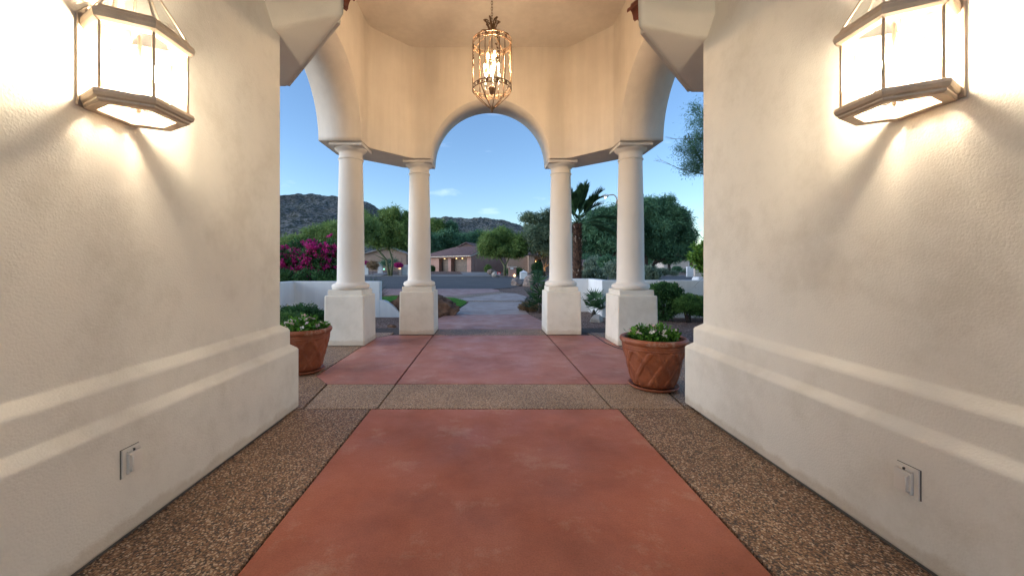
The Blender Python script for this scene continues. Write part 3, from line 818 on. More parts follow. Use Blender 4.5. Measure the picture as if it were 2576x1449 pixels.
# ------------------------------------------------------------------ wall lanterns
def lantern(loc, sx, label):
    """half-hexagon carriage lantern; +x points away from the wall"""
    root = thing("wall_lantern", label, "wall lantern", loc, 0, "brass carriage lanterns on the walkway walls")
    root.scale = (0.96, 0.95, 1.0) if sx > 0 else (0.92, 0.92, 1.0)
    S = lambda p: (p[0] * sx, p[1], p[2])
    H = [(0.0, -0.118), (0.150, -0.192), (0.310, -0.102), (0.310, 0.102), (0.150, 0.192), (0.0, 0.118)]
    cx_, cy_ = 0.155, 0.0
    def ring(pts, off, z):
        out = []
        for x, y in pts:
            d = Vector((x - cx_, y - cy_)); k = 1 + off / d.length
            out.append((max(cx_ + d.x * k, 0.004), cy_ + d.y * k, z))
        return out
    def band(prof, name, mat):
        """moulding: closed profile of (offset, z) swept round the hexagon"""
        vs = []; fs = []; n = 6; m = len(prof)
        for off, z in prof: vs += [S(p) for p in ring(H, off, z)]
        for i in range(m):
            j = (i + 1) % m
            for k in range(n): fs.append((i*n+k, i*n+(k+1) % n, j*n+(k+1) % n, j*n+k))
        return MB().add(vs, fs).build(name, mat, root)
    band([(-0.045, 0.0), (0.0, -0.004), (0.012, 0.004), (0.012, 0.012), (0.024, 0.018), (0.030, 0.032), (0.026, 0.046), (0.008, 0.052), (-0.012, 0.056), (-0.020, 0.050), (-0.038, 0.030)], "lower_rail", M['brass'])
    zt = 0.335
    band([(-0.012, zt - 0.008), (0.010, zt), (0.026, zt + 0.010), (0.032, zt + 0.028), (0.026, zt + 0.046), (0.010, zt + 0.056), (0.000, zt + 0.07), (-0.022, zt + 0.064), (-0.02, zt)], "upper_rail", M['brass'])
    # corner bars
    for i in range(6):
        x, y = H[i]
        if i in (0, 5): x += 0.006
        MB().tube([S((x, y, 0.045)), S((x, y, zt + 0.02))], 0.0062, 8).build("bar", M['brass'], root)
    # panes with a bevelled border
    for i in range(5):
        a = Vector((*H[i], 0)); b_ = Vector((*H[i + 1], 0)); dd = (b_ - a).normalized(); e = 0.007
        nn2 = Vector((dd.y, -dd.x, 0)) * 0.0015
        pa, pb = a + dd * e, b_ - dd * e
        vs = [S((p + o2).to_tuple()[:2] + (z,)) for o2 in (nn2, -nn2) for p, z in ((pa, 0.055), (pb, 0.055), (pb, zt), (pa, zt))]
        MB().add(vs, [(0,1,2,3),(7,6,5,4),(0,4,5,1),(1,5,6,2),(2,6,7,3),(3,7,4,0)]).build("pane", M['glass'], root)
    # sloped glass roof and its bars, rising to a small collar
    top = [(cx_ + (x - cx_) * 0.26, y * 0.26, zt + 0.285) for x, y in H]
    low = [(x * 1.0 if x > 0.01 else 0.006, y, zt + 0.065) for x, y in H]
    for i in range(5):
        vs = [S(low[i]), S(low[i + 1]), S(top[i + 1]), S(top[i])]
        c_ = Vector(S((cx_, 0, zt)));
        inn = [Vector(p) + (c_ - Vector(p)).normalized() * 0.003 for p in vs]
        MB().add(vs + inn, [(0,1,2,3),(7,6,5,4),(0,4,5,1),(1,5,6,2),(2,6,7,3),(3,7,4,0)]).build("roof_pane", M['glass'], root)
    rb = MB()
    for i in range(6): rb.tube([S(low[i]), S(top[i])], 0.005, 6)
    rb.lathe([(0.03, 0), (0.055, 0.006), (0.058, 0.02), (0.035, 0.035), (0.03, 0.05), (0.045, 0.062), (0.03, 0.08), (0.012, 0.09), (0.016, 0.105), (0.006, 0.125)], 20, (cx_ * sx, 0, zt + 0.28))
    rb.build("roof_frame", M['brass'], root)
    # back plate, rosette and scroll arm above
    bp = MB().prism([(-0.15, 0.0), (0.15, 0.0), (0.15, zt + 0.06), (0.10, zt + 0.12), (-0.10, zt + 0.12), (-0.15, zt + 0.06)], 0.0 * sx, 0.012 * sx, 'x').build("back_plate", M['brass'], root)
    MB().lathe([(0.006, 0), (0.006, 0.004), (0.003, 0.007)], 10, (0, 0, 0), mat=Matrix.Translation((0.013 * sx, -0.085, 0.17)) @ Matrix.Rotation(sx * PI / 2, 4, 'Y')).build("screw", M['brass'], bp)
    arm = [S((0.012, 0, zt + 0.10))] + [S((0.03 + 0.16 * t, 0, zt + 0.16 + 0.36 * math.sin(t * PI * 0.9))) for t in [k / 14 for k in range(15)]]
    MB().tube(arm, 0.009, 8).build("scroll_arm", M['brass'], root)
    # three candle sleeves on a hub
    hub = MB()
    hub.lathe([(0.004, -0.055), (0.009, -0.048), (0.006, -0.036), (0.012, -0.030), (0.030, -0.012), (0.036, 0.004), (0.030, 0.012), (0.010, 0.02), (0.008, 0.30), (0.0, 0.31)], 20, (cx_ * sx, 0, 0.075))
    hk = [S((cx_, 0, 0.31)), S((cx_ - 0.03, 0.0, 0.325)), S((cx_ - 0.10, 0, 0.315)), S((0.01, 0, 0.31))]
    hub.tube(hk, 0.006, 6)
    hub_o = hub.build("candle_hub", M['brass'], root)
    for k in range(3):
        a = PI / 2 * 0 + k * 2 * PI / 3 + 0.35
        x = cx_ + 0.062 * math.cos(a); y = 0.062 * math.sin(a)
        pts = [S((cx_, 0, 0.045)), S((cx_ + 0.03 * math.cos(a), 0.03 * math.sin(a), 0.028)), S((x, y, 0.04)), S((x, y, 0.06))]
        cd = MB().lathe([(0.0, 0.055), (0.026, 0.058), (0.022, 0.066), (0.0125, 0.068), (0.0125, 0.165), (0.0105, 0.17)], 18, (x * sx, y, 0)).tube(pts, 0.005, 6).build("candle", M['candle'], root)
        MB().lathe([(0.004, 0.170), (0.010, 0.175), (0.0165, 0.19), (0.0175, 0.203), (0.0135, 0.220), (0.007, 0.236), (0.002, 0.250)], 16, (x * sx, y, 0)).build("bulb", M['bulb'], cd)
    return root
lantern((-1.762, 1.795, 1.945), 1, "lit brass carriage lantern with three candle bulbs on the left wall")
lantern((1.907, 1.668, 1.925), -1, "lit brass carriage lantern with three candle bulbs on the right wall")

# ------------------------------------------------------------------ outlet covers
def outlet(face, sx, y0, y1, z0, z1, label):
    """weatherproof cover; sx = direction from wall into the walkway"""
    root = thing("outlet_cover", label, "outlet cover", (face, (y0 + y1) / 2, z0), 0, "painted outlet covers low on the walkway walls")
    w = (y1 - y0) / 2; h = z1 - z0
    def bxx(a, b): return (min(a[0]*sx, b[0]*sx), min(a[1], b[1]), min(a[2], b[2])), (max(a[0]*sx, b[0]*sx), max(a[1], b[1]), max(a[2], b[2]))
    MB().box(*bxx((0.0, -w - .003, -0.001), (0.002, w + .001, h + .002))).build("gasket", M['foot'], root)
    MB().box(*bxx((0.002, -w, 0), (0.009, w, h))).build("plate", M['plastic'], root, bevel=0.0015)
    MB().box(*bxx((0.009, -w + 0.018, 0.012), (0.023, w - 0.004, h - 0.022))).build("lid", M['plastic'], root, bevel=0.003)
    hb = MB(); yy = -w + 0.026
    hb.tube([(0.023 * sx, yy, 0.022), (0.033 * sx, yy, 0.024), (0.034 * sx, yy, h - 0.036), (0.023 * sx, yy, h - 0.034)], 0.0042, 8)
    hb.build("handle", M['plastic'], root)
    MB().tube([(0.012 * sx, -w + 0.02, h - 0.016), (0.012 * sx, w - 0.008, h - 0.016)], 0.004, 8).build("hinge", M['plastic'], root)
    MB().box(*bxx((0.012, 0.002, h - 0.020), (0.019, 0.009, h - 0.010))).build("spring_clip", M['black'], root)
outlet(-1.655, 1, 1.745, 1.835, 0.289, 0.417, "painted square outlet cover low on the left wall")
outlet(1.800, -1, 1.597, 1.686, 0.281, 0.405, "painted square outlet cover low on the right wall")

# ------------------------------------------------------------------ chandelier
ch = thing("chandelier", "lit wrought iron birdcage chandelier hanging under the pavilion ceiling", "chandelier", (X0, YC, 0))
zt, zb2, rC = EYE + 2.915, EYE + 2.33, 0.250
def circ(r, z, n=40): return [(r * math.cos(2*PI*k/n), r * math.sin(2*PI*k/n), z) for k in range(n)]
cage = MB()
for z in (zt, zt - 0.055, zb2, zb2 - 0.05):
    vs = []; n = 48                                  # flat iron hoops
    for rr, dz in ((rC - 0.004, -0.005), (rC + 0.004, -0.005), (rC + 0.004, 0.005), (rC - 0.004, 0.005)):
        vs += [(rr * math.cos(2*PI*k/n), rr * math.sin(2*PI*k/n), z + dz) for k in range(n)]
    fs = [(i*n+k, i*n+(k+1) % n, ((i+1) % 4)*n+(k+1) % n, ((i+1) % 4)*n+k) for i in range(4) for k in range(n)]
    cage.add(vs, fs)
NB = 12
for k in range(NB):
    a = 2 * PI * (k + 0.5) / NB
    off = 0.10 if k % 2 else -0.10
    a2 = a + off
    cage.tube([(rC * math.cos(a2), rC * math.sin(a2), zt), (rC * math.cos(a2), rC * math.sin(a2), zb2 - 0.05)], 0.0058, 6)
# hammered rosettes on the hoops and leaves climbing the bars
orn = cage
def disc(x, y, z, r, nrm):
    q_ = Vector(nrm).to_track_quat('Z', 'Y').to_matrix().to_4x4()
    orn.lathe([(r * 0.5, -0.003), (r, 0.0), (r * 0.5, 0.004)], 8, (0, 0, 0), False, Matrix.Translation((x, y, z)) @ q_)
for z in (zt - 0.027, zb2 - 0.025):
    for k in range(24):
        a = 2 * PI * k / 24
        disc(rC * math.cos(a), rC * math.sin(a), z, 0.021 if k % 2 else 0.014, (math.cos(a), math.sin(a), 0))
for k in range(0, 12, 3):
    a = 2 * PI * (k + 0.5) / 12 + 0.0
    for j in range(7):
        z = zt - 0.09 - j * 0.042
        aa = a + 0.07 * math.sin(j * 2.1)
        disc(rC * math.cos(aa), rC * math.sin(aa), z, 0.019, (math.cos(aa + .4), math.sin(aa + .4), 0.3))
    pts = [(rC * math.cos(a + 0.05 * math.sin(j)), rC * math.sin(a + 0.05 * math.sin(j)), zt - 0.06 - j * 0.03) for j in range(12)]
    orn.tube(pts, 0.003, 5)
cage.build("cage", M['iron'], ch)
low_ = MB()
for k in range(8):                                   # lower basket ribs converge on the finial
    a = 2 * PI * (k + 0.25) / 8
    pts = []
    for t in [i / 12 for i in range(13)]:
        r = rC * (1 - t ** 1.5) + 0.018 * t
        z = zb2 - 0.05 - 0.235 * t ** 1.25
        pts.append((r * math.cos(a), r * math.sin(a), z))
    low_.tube(pts, 0.0062, 6)
low_.lathe([(0.004, -0.075), (0.012, -0.068), (0.016, -0.055), (0.010, -0.043), (0.022, -0.032), (0.034, -0.015), (0.03, 0.0), (0.014, 0.01), (0.0, 0.012)], 16, (0, 0, zb2 - 0.262))
low_.build("lower_basket", M['iron'], ch)
top_ = MB()
for k in range(8):                                   # upper ribs rise to the crown
    a = 2 * PI * (k + 0.25) / 8
    pts = []
    for t in [i / 12 for i in range(13)]:
        r = rC * (1 - t ** 1.4) + 0.03 * t
        z = zt + 0.115 * (t ** 0.8)
        pts.append((r * math.cos(a), r * math.sin(a), z))
    top_.tube(pts, 0.0055, 6)
top_.lathe([(0.05, 0.0), (0.055, 0.012), (0.04, 0.02), (0.03, 0.05), (0.02, 0.09), (0.012, 0.12)], 16, (0, 0, zt + 0.11))
top_.build("upper_frame", M['iron'], ch)
crn = MB()
for k in range(6):                                   # curled acanthus scrolls
    a = 2 * PI * k / 6 + 0.2
    pts = []; rad = []
    for t in [i / 22 for i in range(23)]:
        th = t * 2 * PI * 1.05
        r = 0.022 + 0.105 * t if t < 0.55 else 0.078 + 0.040 * (1 - (t - .55)) * math.cos((t - .55) * 13)
        z = zt + 0.125 + (0.24 * t if t < 0.55 else 0.132 + 0.030 * math.sin((t - .55) * 13) * (1.3 - t))
        pts.append((r * math.cos(a), r * math.sin(a), z)); rad.append(0.012 * (1 - t * 0.55))
    crn.tube(pts, rad, 6)
for k in range(3):
    a = 2 * PI * k / 3
    crn.tube([(0.012 * math.cos(a), 0.012 * math.sin(a), zt + 0.125), (0.02 * math.cos(a), 0.02 * math.sin(a), zt + 0.25), (0.03 * math.cos(a), 0.03 * math.sin(a), zt + 0.31)], [0.012, 0.009, 0.003], 6)
crn.build("crown", M['iron'], ch)
# chain to the ceiling
chn = MB(); z = zt + 0.24; k = 0
while z < ZC - 0.02:
    pts = []
    for i in range(12):
        t = 2 * PI * i / 12
        u = 0.011 * math.cos(t); w = 0.024 * math.sin(t)
        pts.append((u, 0, z + w) if k % 2 else (0, u, z + w))
    chn.tube(pts, 0.003, 5, closed=True); z += 0.037; k += 1
chn.lathe([(0.0, 0), (0.03, 0.0), (0.06, 0.03), (0.065, 0.045)], 20, (0, 0, ZC - 0.046))
chn.build("chain", M['iron'], ch)
stem = MB()
stem.tube([(0, 0, zb2 - 0.10), (0, 0, zt + 0.12)], 0.006, 8)
stem.lathe([(0.004, -0.06), (0.022, -0.045), (0.034, -0.02), (0.03, 0.0), (0.045, 0.02), (0.04, 0.045), (0.012, 0.06)], 16, (0, 0, zb2 - 0.05))
stem.lathe([(0.0, 0), (0.022, 0.01), (0.03, 0.02), (0.012, 0.03)], 14, (0, 0, zb2 + 0.32))
stem.build("stem", M['iron'], ch)
spots = [(0.105, k * 2 * PI / 6 + 0.45, zb2 + 0.04 + 0.055 * (k % 2)) for k in range(6)] + [(0.055, 1.2 + k * 2 * PI / 3, zb2 + 0.26) for k in range(3)]
for r, a, z0 in spots:
    x, y = r * math.cos(a), r * math.sin(a)
    zc = zb2 if z0 < zb2 + 0.2 else zb2 + 0.2
    arm_pts = [(0.01 * math.cos(a), 0.01 * math.sin(a), zc), (x * 0.6, y * 0.6, zc - 0.035), (x, y, zc - 0.015), (x, y, z0)]
    cd = MB().tube(arm_pts, 0.004, 6).lathe([(0.0, 0), (0.02, 0.004), (0.0115, 0.012), (0.0105, 0.10), (0.009, 0.105)], 12, (x, y, z0)).build("candle", M['candle'], ch)
    MB().lathe([(0.003, 0.105), (0.008, 0.11), (0.0125, 0.125), (0.0125, 0.135), (0.009, 0.15), (0.004, 0.168), (0.001, 0.18)], 12, (x, y, z0)).build("bulb", M['bulb2'], cd)

# ------------------------------------------------------------------ terracotta pots with flowers
def pot_body():
    """lathe with raised crossing bands and a rope under the lip"""
    n = 192
    prof = [(0.205, 0.035), (0.212, 0.05)]
    for k in range(40): 
        t = k / 39
        prof.append((0.214 + 0.095 * t ** 0.9, 0.055 + 0.36 * t))
    prof += [(0.316, 0.420), (0.318, 0.428), (0.314, 0.436), (0.318, 0.444), (0.322, 0.452), (0.318, 0.460), (0.322, 0.468), (0.336, 0.480), (0.345, 0.497), (0.346, 0.512), (0.338, 0.527), (0.322, 0.533), (0.305, 0.528), (0.298, 0.510), (0.292, 0.47)]
    vs = []; fs = []
    for i, (r, z) in enumerate(prof):
        for k in range(n):
            a = 2 * PI * k / n; rr = r
            if 0.06 < z < 0.41:
                u = a / (2 * PI) * 9; w = (z - 0.06) / 0.35
                for sgn, ph in ((1, 0.0), (-1, 0.5)):
                    for dlt in (0.0,):
                        q_ = (u + sgn * w * 1.15 + ph) % 1.0
                        q_ = min(q_, 1 - q_)
                        b = max(0.0, 1 - (q_ / 0.13) ** 4)
                        groove = max(0.0, 1 - ((q_) / 0.035) ** 2) * 0.45
                        over = ((math.floor(u * 2) + math.floor(w * 2.7)) % 2 == 0) == (sgn == 1)
                        rr = max(rr, r + 0.012 * (b - groove * b) * (1.0 if over else 0.72))
            if 0.422 < z < 0.45: rr += 0.003 * math.sin(a * 60 + z * 260)
            vs.append((rr * math.cos(a), rr * math.sin(a), z))
    m = len(prof)
    for i in range(m - 1):
        for k in range(n): fs.append((i*n+k, i*n+(k+1) % n, (i+1)*n+(k+1) % n, (i+1)*n+k))
    fs.append(tuple(range(n))[::-1])
    return MB().add(vs, fs, True)
def flower_plant(root_loc, seed, h, r, npts, fl, label, petal):
    st = random.getstate(); random.seed(seed)
    plant = thing("flowering_plant", label, "plant", root_loc, 0, "vinca plants in the terracotta pots")
    pts = []; stems = MB(); fpts = []
    for k in range(46):
        a = random.uniform(0, 2*PI); rr = r * math.sqrt(random.random())
        hh = h * (1 - 0.45 * (rr / r) ** 2) * random.uniform(0.65, 1.1)
        b0 = Vector((rr * 0.45 * math.cos(a), rr * 0.45 * math.sin(a), 0)); b1 = Vector((rr * math.cos(a), rr * math.sin(a), hh))
        mid = b0.lerp(b1, 0.5) + Vector((0, 0, 0.02))
        stems.tube([b0, mid, b1], [0.003, 0.0025, 0.0015], 5)
        for j in range(npts):
            t = 0.15 + 0.85 * random.random()
            p = b0.lerp(b1, t); pts.append((p.x + random.gauss(0, .016), p.y + random.gauss(0, .016), p.z + random.gauss(0, .012)))
        if k < fl: fpts.append(b1 + Vector((0, 0, 0.012)))
    stems.build("stem", M['l_pot'], plant)
    leaves("foliage", pts, 0.052, 0.026, M['l_pot'], plant, up=0.3, out=(0, 0, 0.02), tip=0.55)
    for p in fpts:                                    # five petals round a centre
        mb = MB(); tilt = Vector((random.uniform(-.7, .7), random.uniform(-1.0, .2), 1)).normalized()
        q_ = tilt.to_track_quat('Z', 'Y').to_matrix().to_4x4(); mt = Matrix.Translation(p) @ q_
        s = random.uniform(1.15, 1.5)
        for j in range(5):
            a = 2 * PI * j / 5
            u = Vector((math.cos(a), math.sin(a), 0)); w = Vector((-math.sin(a), math.cos(a), 0))
            vv = [u * .002, u * .011 * s + w * .008 * s, u * .021 * s + w * .007 * s + Vector((0, 0, .002)), u * .022 * s - w * .005 * s, u * .011 * s - w * .007 * s]
            mb.add([mt @ x for x in vv], [(0, 1, 2, 3, 4)])
        mb.build("flower", M[petal[0] if random.random() < petal[1] else 'petal_white'], plant)
    random.setstate(st)
    return plant
pot_proto = None
for (x, y, rz, lab, slab_lab) in ((1.742, 4.02, 0.3, "round terracotta pot with basket relief in front of the right outer column", None), (-2.20, 4.62, 1.4, "round terracotta pot with basket relief half hidden by the left wall", None)):
    if pot_proto is None:
        p = thing("terracotta_pot", lab, "flower pot", (x, y, 0), rz, "terracotta pots on the pavilion floor")
        pot_body().build("pot", M['terra'], p)
        MB().lathe([(0.0, 0.44), (0.20, 0.452), (0.296, 0.445)], 40).build("soil", M['soil'], p)
        MB().lathe([(0.225, 0.003), (0.240, 0.010), (0.262, 0.034), (0.256, 0.040), (0.246, 0.036), (0.232, 0.020), (0.0, 0.018)], 64).build("saucer", M['terra'], p)
        pot_proto = p; p.scale = (0.965, 0.965, 0.985)
    else:
        p = copy_tree(pot_proto); p.location = (x, y, 0); p.rotation_euler = (0, 0, rz); p['label'] = lab
flower_plant((1.742, 4.02, 0.44), 3, 0.20, 0.235, 34, 24, "low leafy vinca with white flowers in the right pot", ('petal_pink', 0.35))
flower_plant((-2.20, 4.62, 0.44), 9, 0.19, 0.30, 34, 26, "leafy vinca with pink flowers in the left pot", ('petal_pink', 0.75))

# ------------------------------------------------------------------ garden walls
def garden_wall(name, pts, h, th, label, cat="garden wall", slope_end=False):
    """wall following plan points (its front face), thickness away from the camera side"""
    mb = MB()
    n = len(pts); off = []
    for i in range(n):
        ds = []
        if i > 0: ds.append((Vector(pts[i]) - Vector(pts[i-1])).normalized())
        if i < n - 1: ds.append((Vector(pts[i+1]) - Vector(pts[i])).normalized())
        ns = [Vector((-d.y, d.x)) for d in ds]
        if len(ns) == 2:
            b = (ns[0] + ns[1]).normalized(); k = 1 / max(0.3, b.dot(ns[0])); off.append(Vector(pts[i]) + b * th * k)
        else: off.append(Vector(pts[i]) + ns[0] * th)
    r = 0.03
    prof_f = []
    poly = [tuple(p) for p in pts] + [tuple(p) for p in reversed(off)]
    return MB().prism(poly, -0.05, h)
o = garden_wall("garden_wall", [(-12, 6.4), (-4.98, 7.2), (-4.86, 9.78), (-2.70, 9.78)], 0.877, 0.22, "")
lw = o.build("garden_wall", M['white'], bevel=0.012)
tag(lw, "low white stucco garden wall behind the left pot, ending in a sloped foot", "garden wall")
# sloped foot of the left wall
cf = [(-2.705, -0.05)] + [(-2.705 + 0.62 * t, 0.40 - 0.42 * (1 - math.cos(t * PI / 2)) * 1.05) for t in [k / 10 for k in range(11)]] + [(-2.08, -0.05)]
MB().prism(cf, 9.785, 9.995, 'y').build("sloped_foot", M['white'], lw, bevel=0.008)
rw = garden_wall("garden_wall", [(2.40, 10.95), (2.945, 10.95), (2.945, 9.70), (14, 9.70)], 0.905, -0.0001, "")
mb = MB().prism([(2.40, 11.0), (2.92, 11.0), (2.92, 9.72), (12, 9.72), (12, 9.94), (3.14, 9.94), (3.14, 11.22), (2.40, 11.22)], -0.05, 0.905)
tag(mb.build("garden_wall", M['white'], bevel=0.012), "low white stucco garden wall behind the right columns and shrubs", "garden wall")

# ------------------------------------------------------------------ boulders
def boulder(name, c, r, mat, label, seed, flat=0.6, rot=0, cuts=5):
    bm = bmesh.new()
    bmesh.ops.create_icosphere(bm, subdivisions=5, radius=1)
    rnd = random.Random(seed); planes = []
    for _ in range(cuts * 3):
        v = Vector((rnd.uniform(-1, 1), rnd.uniform(-1, 1), rnd.uniform(-.4, 1))).normalized(); planes.append((v, rnd.uniform(0.62, 0.92)))
    for v in bm.verts:
        p = v.co.copy()
        for n_, d_ in planes:
            e = p.dot(n_) - d_
            if e > 0: p -= n_ * e * 0.85
        nz_ = noise.fractal(p * 2.2 + Vector((seed, 0, 0)), 0.8, 2.2, 5)
        p *= 1 + 0.10 * nz_ - 0.16 * abs(noise.noise(p * 3.1 + Vector((0, seed, 0))))
        p += p.normalized() * 0.05 * noise.fractal(p * 7, 0.8, 2.2, 4)
        v.co = Vector((p.x * r[0], p.y * r[1], p.z * r[2]))
    for f in bm.faces: f.smooth = True
    me = bpy.data.meshes.new(name); bm.to_mesh(me); bm.free(); me.materials.append(mat)
    o = bpy.data.objects.new(name, me); C.objects.link(o); o.location = c; o.rotation_euler = (0, 0, rot)
    return tag(o, label, "boulder")
boulder("boulder", (-1.72, 10.15, 0.12), (1.05, 0.55, 0.64), M['rock'], "large rough brown boulder behind the left middle column", 11, rot=0.1)
boulder("boulder", (at(1303, 711, 26).x, 26, 0.10), (0.55, 0.45, 0.42), M['rock2'], "flat pale boulder at the road edge", 5)
boulder("boulder", (at(1338, 706, 25).x, 25, 0.25), (0.62, 0.5, 0.62), M['rock2'], "tall pinkish boulder beside the low flat one at the road edge", 8)
boulder("boulder", (at(1392, 700, 24).x, 24, 0.28), (0.55, 0.5, 0.50), M['rock2'], "rounded tan boulder partly behind the right middle column", 21)
boulder("boulder", (at(1502, 797, 9.0).x, 9.0, 0.02), (0.22, 0.16, 0.13), M['rock3'], "small whitish rock between the two right columns", 14, rot=0.5)
boulder("stone", (at(985, 821, 8.2).x, 8.2, -0.01), (0.12, 0.07, 0.045), M['rock'], "small dark red stone lying on gravel between the left columns", 33)
boulder("boulder", (at(1238, 673, 54).x, 54, 0.5), (0.75, 0.5, 0.45), M['rock2'], "tan boulder before the dark garden of the pink house", 41)
boulder("boulder", (at(1247, 689, 47).x, 47, 0.3), (0.55, 0.4, 0.40), M['rock3'], "pale blue grey rock beside the red yard sign", 43)

# ------------------------------------------------------------------ shrubs near the house
def shrub(name, c, lobes, mat, label, n, per, cr, ll, lw_, trunk=None, cat="shrub", group=None, bark='bark_dark', shell=0.75):
    root = thing(name, label, cat, c, random.uniform(-.2, .2), group)
    leaves("foliage", cloud(lobes, n, per, cr, shell), ll, lw_, M[mat], root, up=0.2, out=(0, 0, lobes[0][2] * 0.4))
    mb = MB()
    for pts, r0 in (trunk or [([(0, 0, -0.03), (0.02, 0, lobes[0][2] * 0.5), (0.0, 0.02, lobes[0][2])], 0.03)]):
        mb.tube(pts, [r0 * (1 - 0.6 * i / (len(pts) - 1)) for i in range(len(pts))], 8)
    mb.build("trunk", M[bark], root)
    return root
shrub("hedge_shrub", (4.20, 9.15, 0), [(0, 0, 0.66, 0.40, 0.33, 0.18), (0.02, 0, 0.30, 0.25, 0.25, 0.30), (-0.15, 0, 0.60, 0.28, 0.28, 0.16)], 'l_dark', "dark green shrub with a flat trimmed top by the right garden wall", 620, 34, 0.055, 0.045, 0.024)
shrub("bonsai_shrub", (4.62, 8.85, 0), [(0, 0, 0.44, 0.35, 0.30, 0.165), (-0.05, 0, 0.40, 0.28, 0.25, 0.13), (0.16, 0, 0.24, 0.14, 0.14, 0.10), (-0.18, 0, 0.28, 0.10, 0.12, 0.10)], 'l_shrub', "mushroom shaped shrub on a twisted dark trunk near the right wall", 480, 36, 0.05, 0.036, 0.018,
      trunk=[([(0.02, 0, -0.03), (-0.02, 0.01, 0.12), (-0.07, 0, 0.25), (-0.10, 0, 0.42)], 0.05), ([(0.05, 0, -0.03), (0.08, 0.02, 0.15), (0.05, 0, 0.4)], 0.035), ([(0.0, 0, 0.1), (0.12, 0, 0.2), (0.2, 0, 0.3)], 0.02)])
shrub("garden_shrub", (5.15, 9.0, 0), [(0, 0, 0.30, 0.30, 0.3, 0.20), (0.1, 0, 0.2, 0.28, 0.28, 0.16)], 'l_shrub', "light green shrub cut off by the edge of the right house wall", 300, 34, 0.05, 0.04, 0.02)
shrub("hedge_shrub", (-3.72, 7.7, 0), [(0, 0, 0.24, 0.46, 0.35, 0.22)], 'l_dark', "low dark clipped shrub behind the left pot next to the column base", 520, 34, 0.05, 0.035, 0.02)
shrub("garden_shrub", (-3.75, 7.0, 0), [(0, 0, 0.20, 0.38, 0.3, 0.19)], 'l_shrub', "low rounded green shrub just behind the left pot flowers", 380, 34, 0.05, 0.032, 0.018)
# bougainvillea and the hedge behind the left wall
bg_root = thing("bougainvillea", "large bougainvillea covered with magenta flowers behind the left garden wall", "shrub", (-5.3, 11.6, 0))
lob = [(-0.2, 0, 1.3, 1.3, 0.6, 0.7), (0.6, 0, 1.35, 0.8, 0.55, 0.7), (-1.0, 0, 1.35, 0.8, 0.5, 0.5), (0.3, 0, 0.8, 1.2, 0.6, 0.6)]
leaves("foliage", cloud(lob, 900, 32, 0.10, 0.7), 0.065, 0.04, M['l_dark'], bg_root, up=0.2)
fl_l = [(-0.75, -0.25, 1.62, 0.9, 0.35, 0.22), (0.45, -0.35, 1.70, 0.75, 0.35, 0.28), (0.1, -0.4, 1.35, 0.9, 0.3, 0.42)]
fl_pts = np.vstack([cloud(fl_l, 260, 22, 0.06, 0.35), cloud([(0.52, 0, 2.12, 0.14, 0.15, 0.18), (0.0, 0, 1.98, 0.5, 0.2, 0.10)], 12, 20, 0.045, 0.3), cloud([(0, -0.35, 1.0, 1.1, 0.3, 0.35)], 26, 14, 0.05, 0.2)])
leaves("flowers", fl_pts, 0.05, 0.042, M['magenta'], bg_root, up=0.3)
mb = MB()
for k in range(7): limb_tree(mb, (random.uniform(-.4, .4), random.uniform(-.2, .2), -0.03), (random.uniform(-.6, .6), random.uniform(-.2, .2), 1), 0.9, 0.03, 1, 0.5, 6)
mb.tube([(0.4, 0, 1.2), (0.5, 0, 1.8), (0.52, 0, 2.15)], [0.012, 0.008, 0.004], 5)
mb.build("trunk", M['bark'], bg_root)
hg = thing("hedge", "dense dark green hedge below the magenta bougainvillea", "hedge", (-5.2, 10.6, 0))
leaves("foliage", cloud([(-0.9, 0, 0.75, 0.9, 0.35, 0.55), (0.2, 0, 0.7, 0.9, 0.35, 0.5), (1.1, 0, 0.65, 0.6, 0.3, 0.5), (-2.0, 0, 0.8, 0.9, 0.35, 0.6)], 1100, 30, 0.08, 0.6), 0.05, 0.03, M['l_dark'], hg, up=0.3)
mb = MB()
for k in range(6): limb_tree(mb, (-1.8 + 0.55 * k, 0, -0.03), (0, 0, 1), 0.5, 0.025, 1, 0.5, 6)
mb.build("stems", M['bark_dark'], hg)

# spiky plants
def blade_plant(name, c, n, length, width, mat, label, spread=1.0, h0=0.0, curve=0.5, cat="plant"):
    root = thing(name, label, cat, c)
    mb = MB()
    for k in range(n):
        a = random.uniform(0, 2*PI); el = random.uniform(0.25, 1.45) ** (1 / spread)
        L_ = length * random.uniform(0.7, 1.1); d = Vector((math.cos(a) * math.cos(el), math.sin(a) * math.cos(el), math.sin(el)))
        s = Vector((-math.sin(a), math.cos(a), 0)) * width
        p = Vector((d.x * 0.03, d.y * 0.03, h0)); vs = [p + s * .5, p - s * .5]; m_ = 5
        for i in range(1, m_ + 1):
            t = i / m_
            q_ = p + d * L_ * t + Vector((0, 0, -curve * L_ * t * t * (0.3 + 0.7 * math.cos(el))))
            w_ = 1 - t ** 1.5 if i < m_ else 0.02
            vs += [q_ + s * .5 * w_, q_ - s * .5 * w_]
        mb.add(vs, [(2*i, 2*i+1, 2*i+3, 2*i+2) for i in range(m_)])
    mb.build("leaves", M[mat], root)
    return root
ag = blade_plant("desert_spoon", (-3.32, 11.4, -0.03), 240, 0.95, 0.018, 'l_palm', "spiky dark green grassy plant behind the end of the left garden wall", 1.0, 0.25, 0.25)
blade_plant("ornamental_grass", (3.9, 11.6, -0.03), 200, 1.35, 0.014, 'l_sage', "grey green ornamental grass behind the right garden wall near the palm", 1.2, 0.0, 0.35)
blade_plant("ornamental_grass", (4.9, 11.9, -0.03), 150, 1.2, 0.014, 'l_sage', "thin grey green grass clump behind the wall beside the right column", 1.2, 0.0, 0.35)

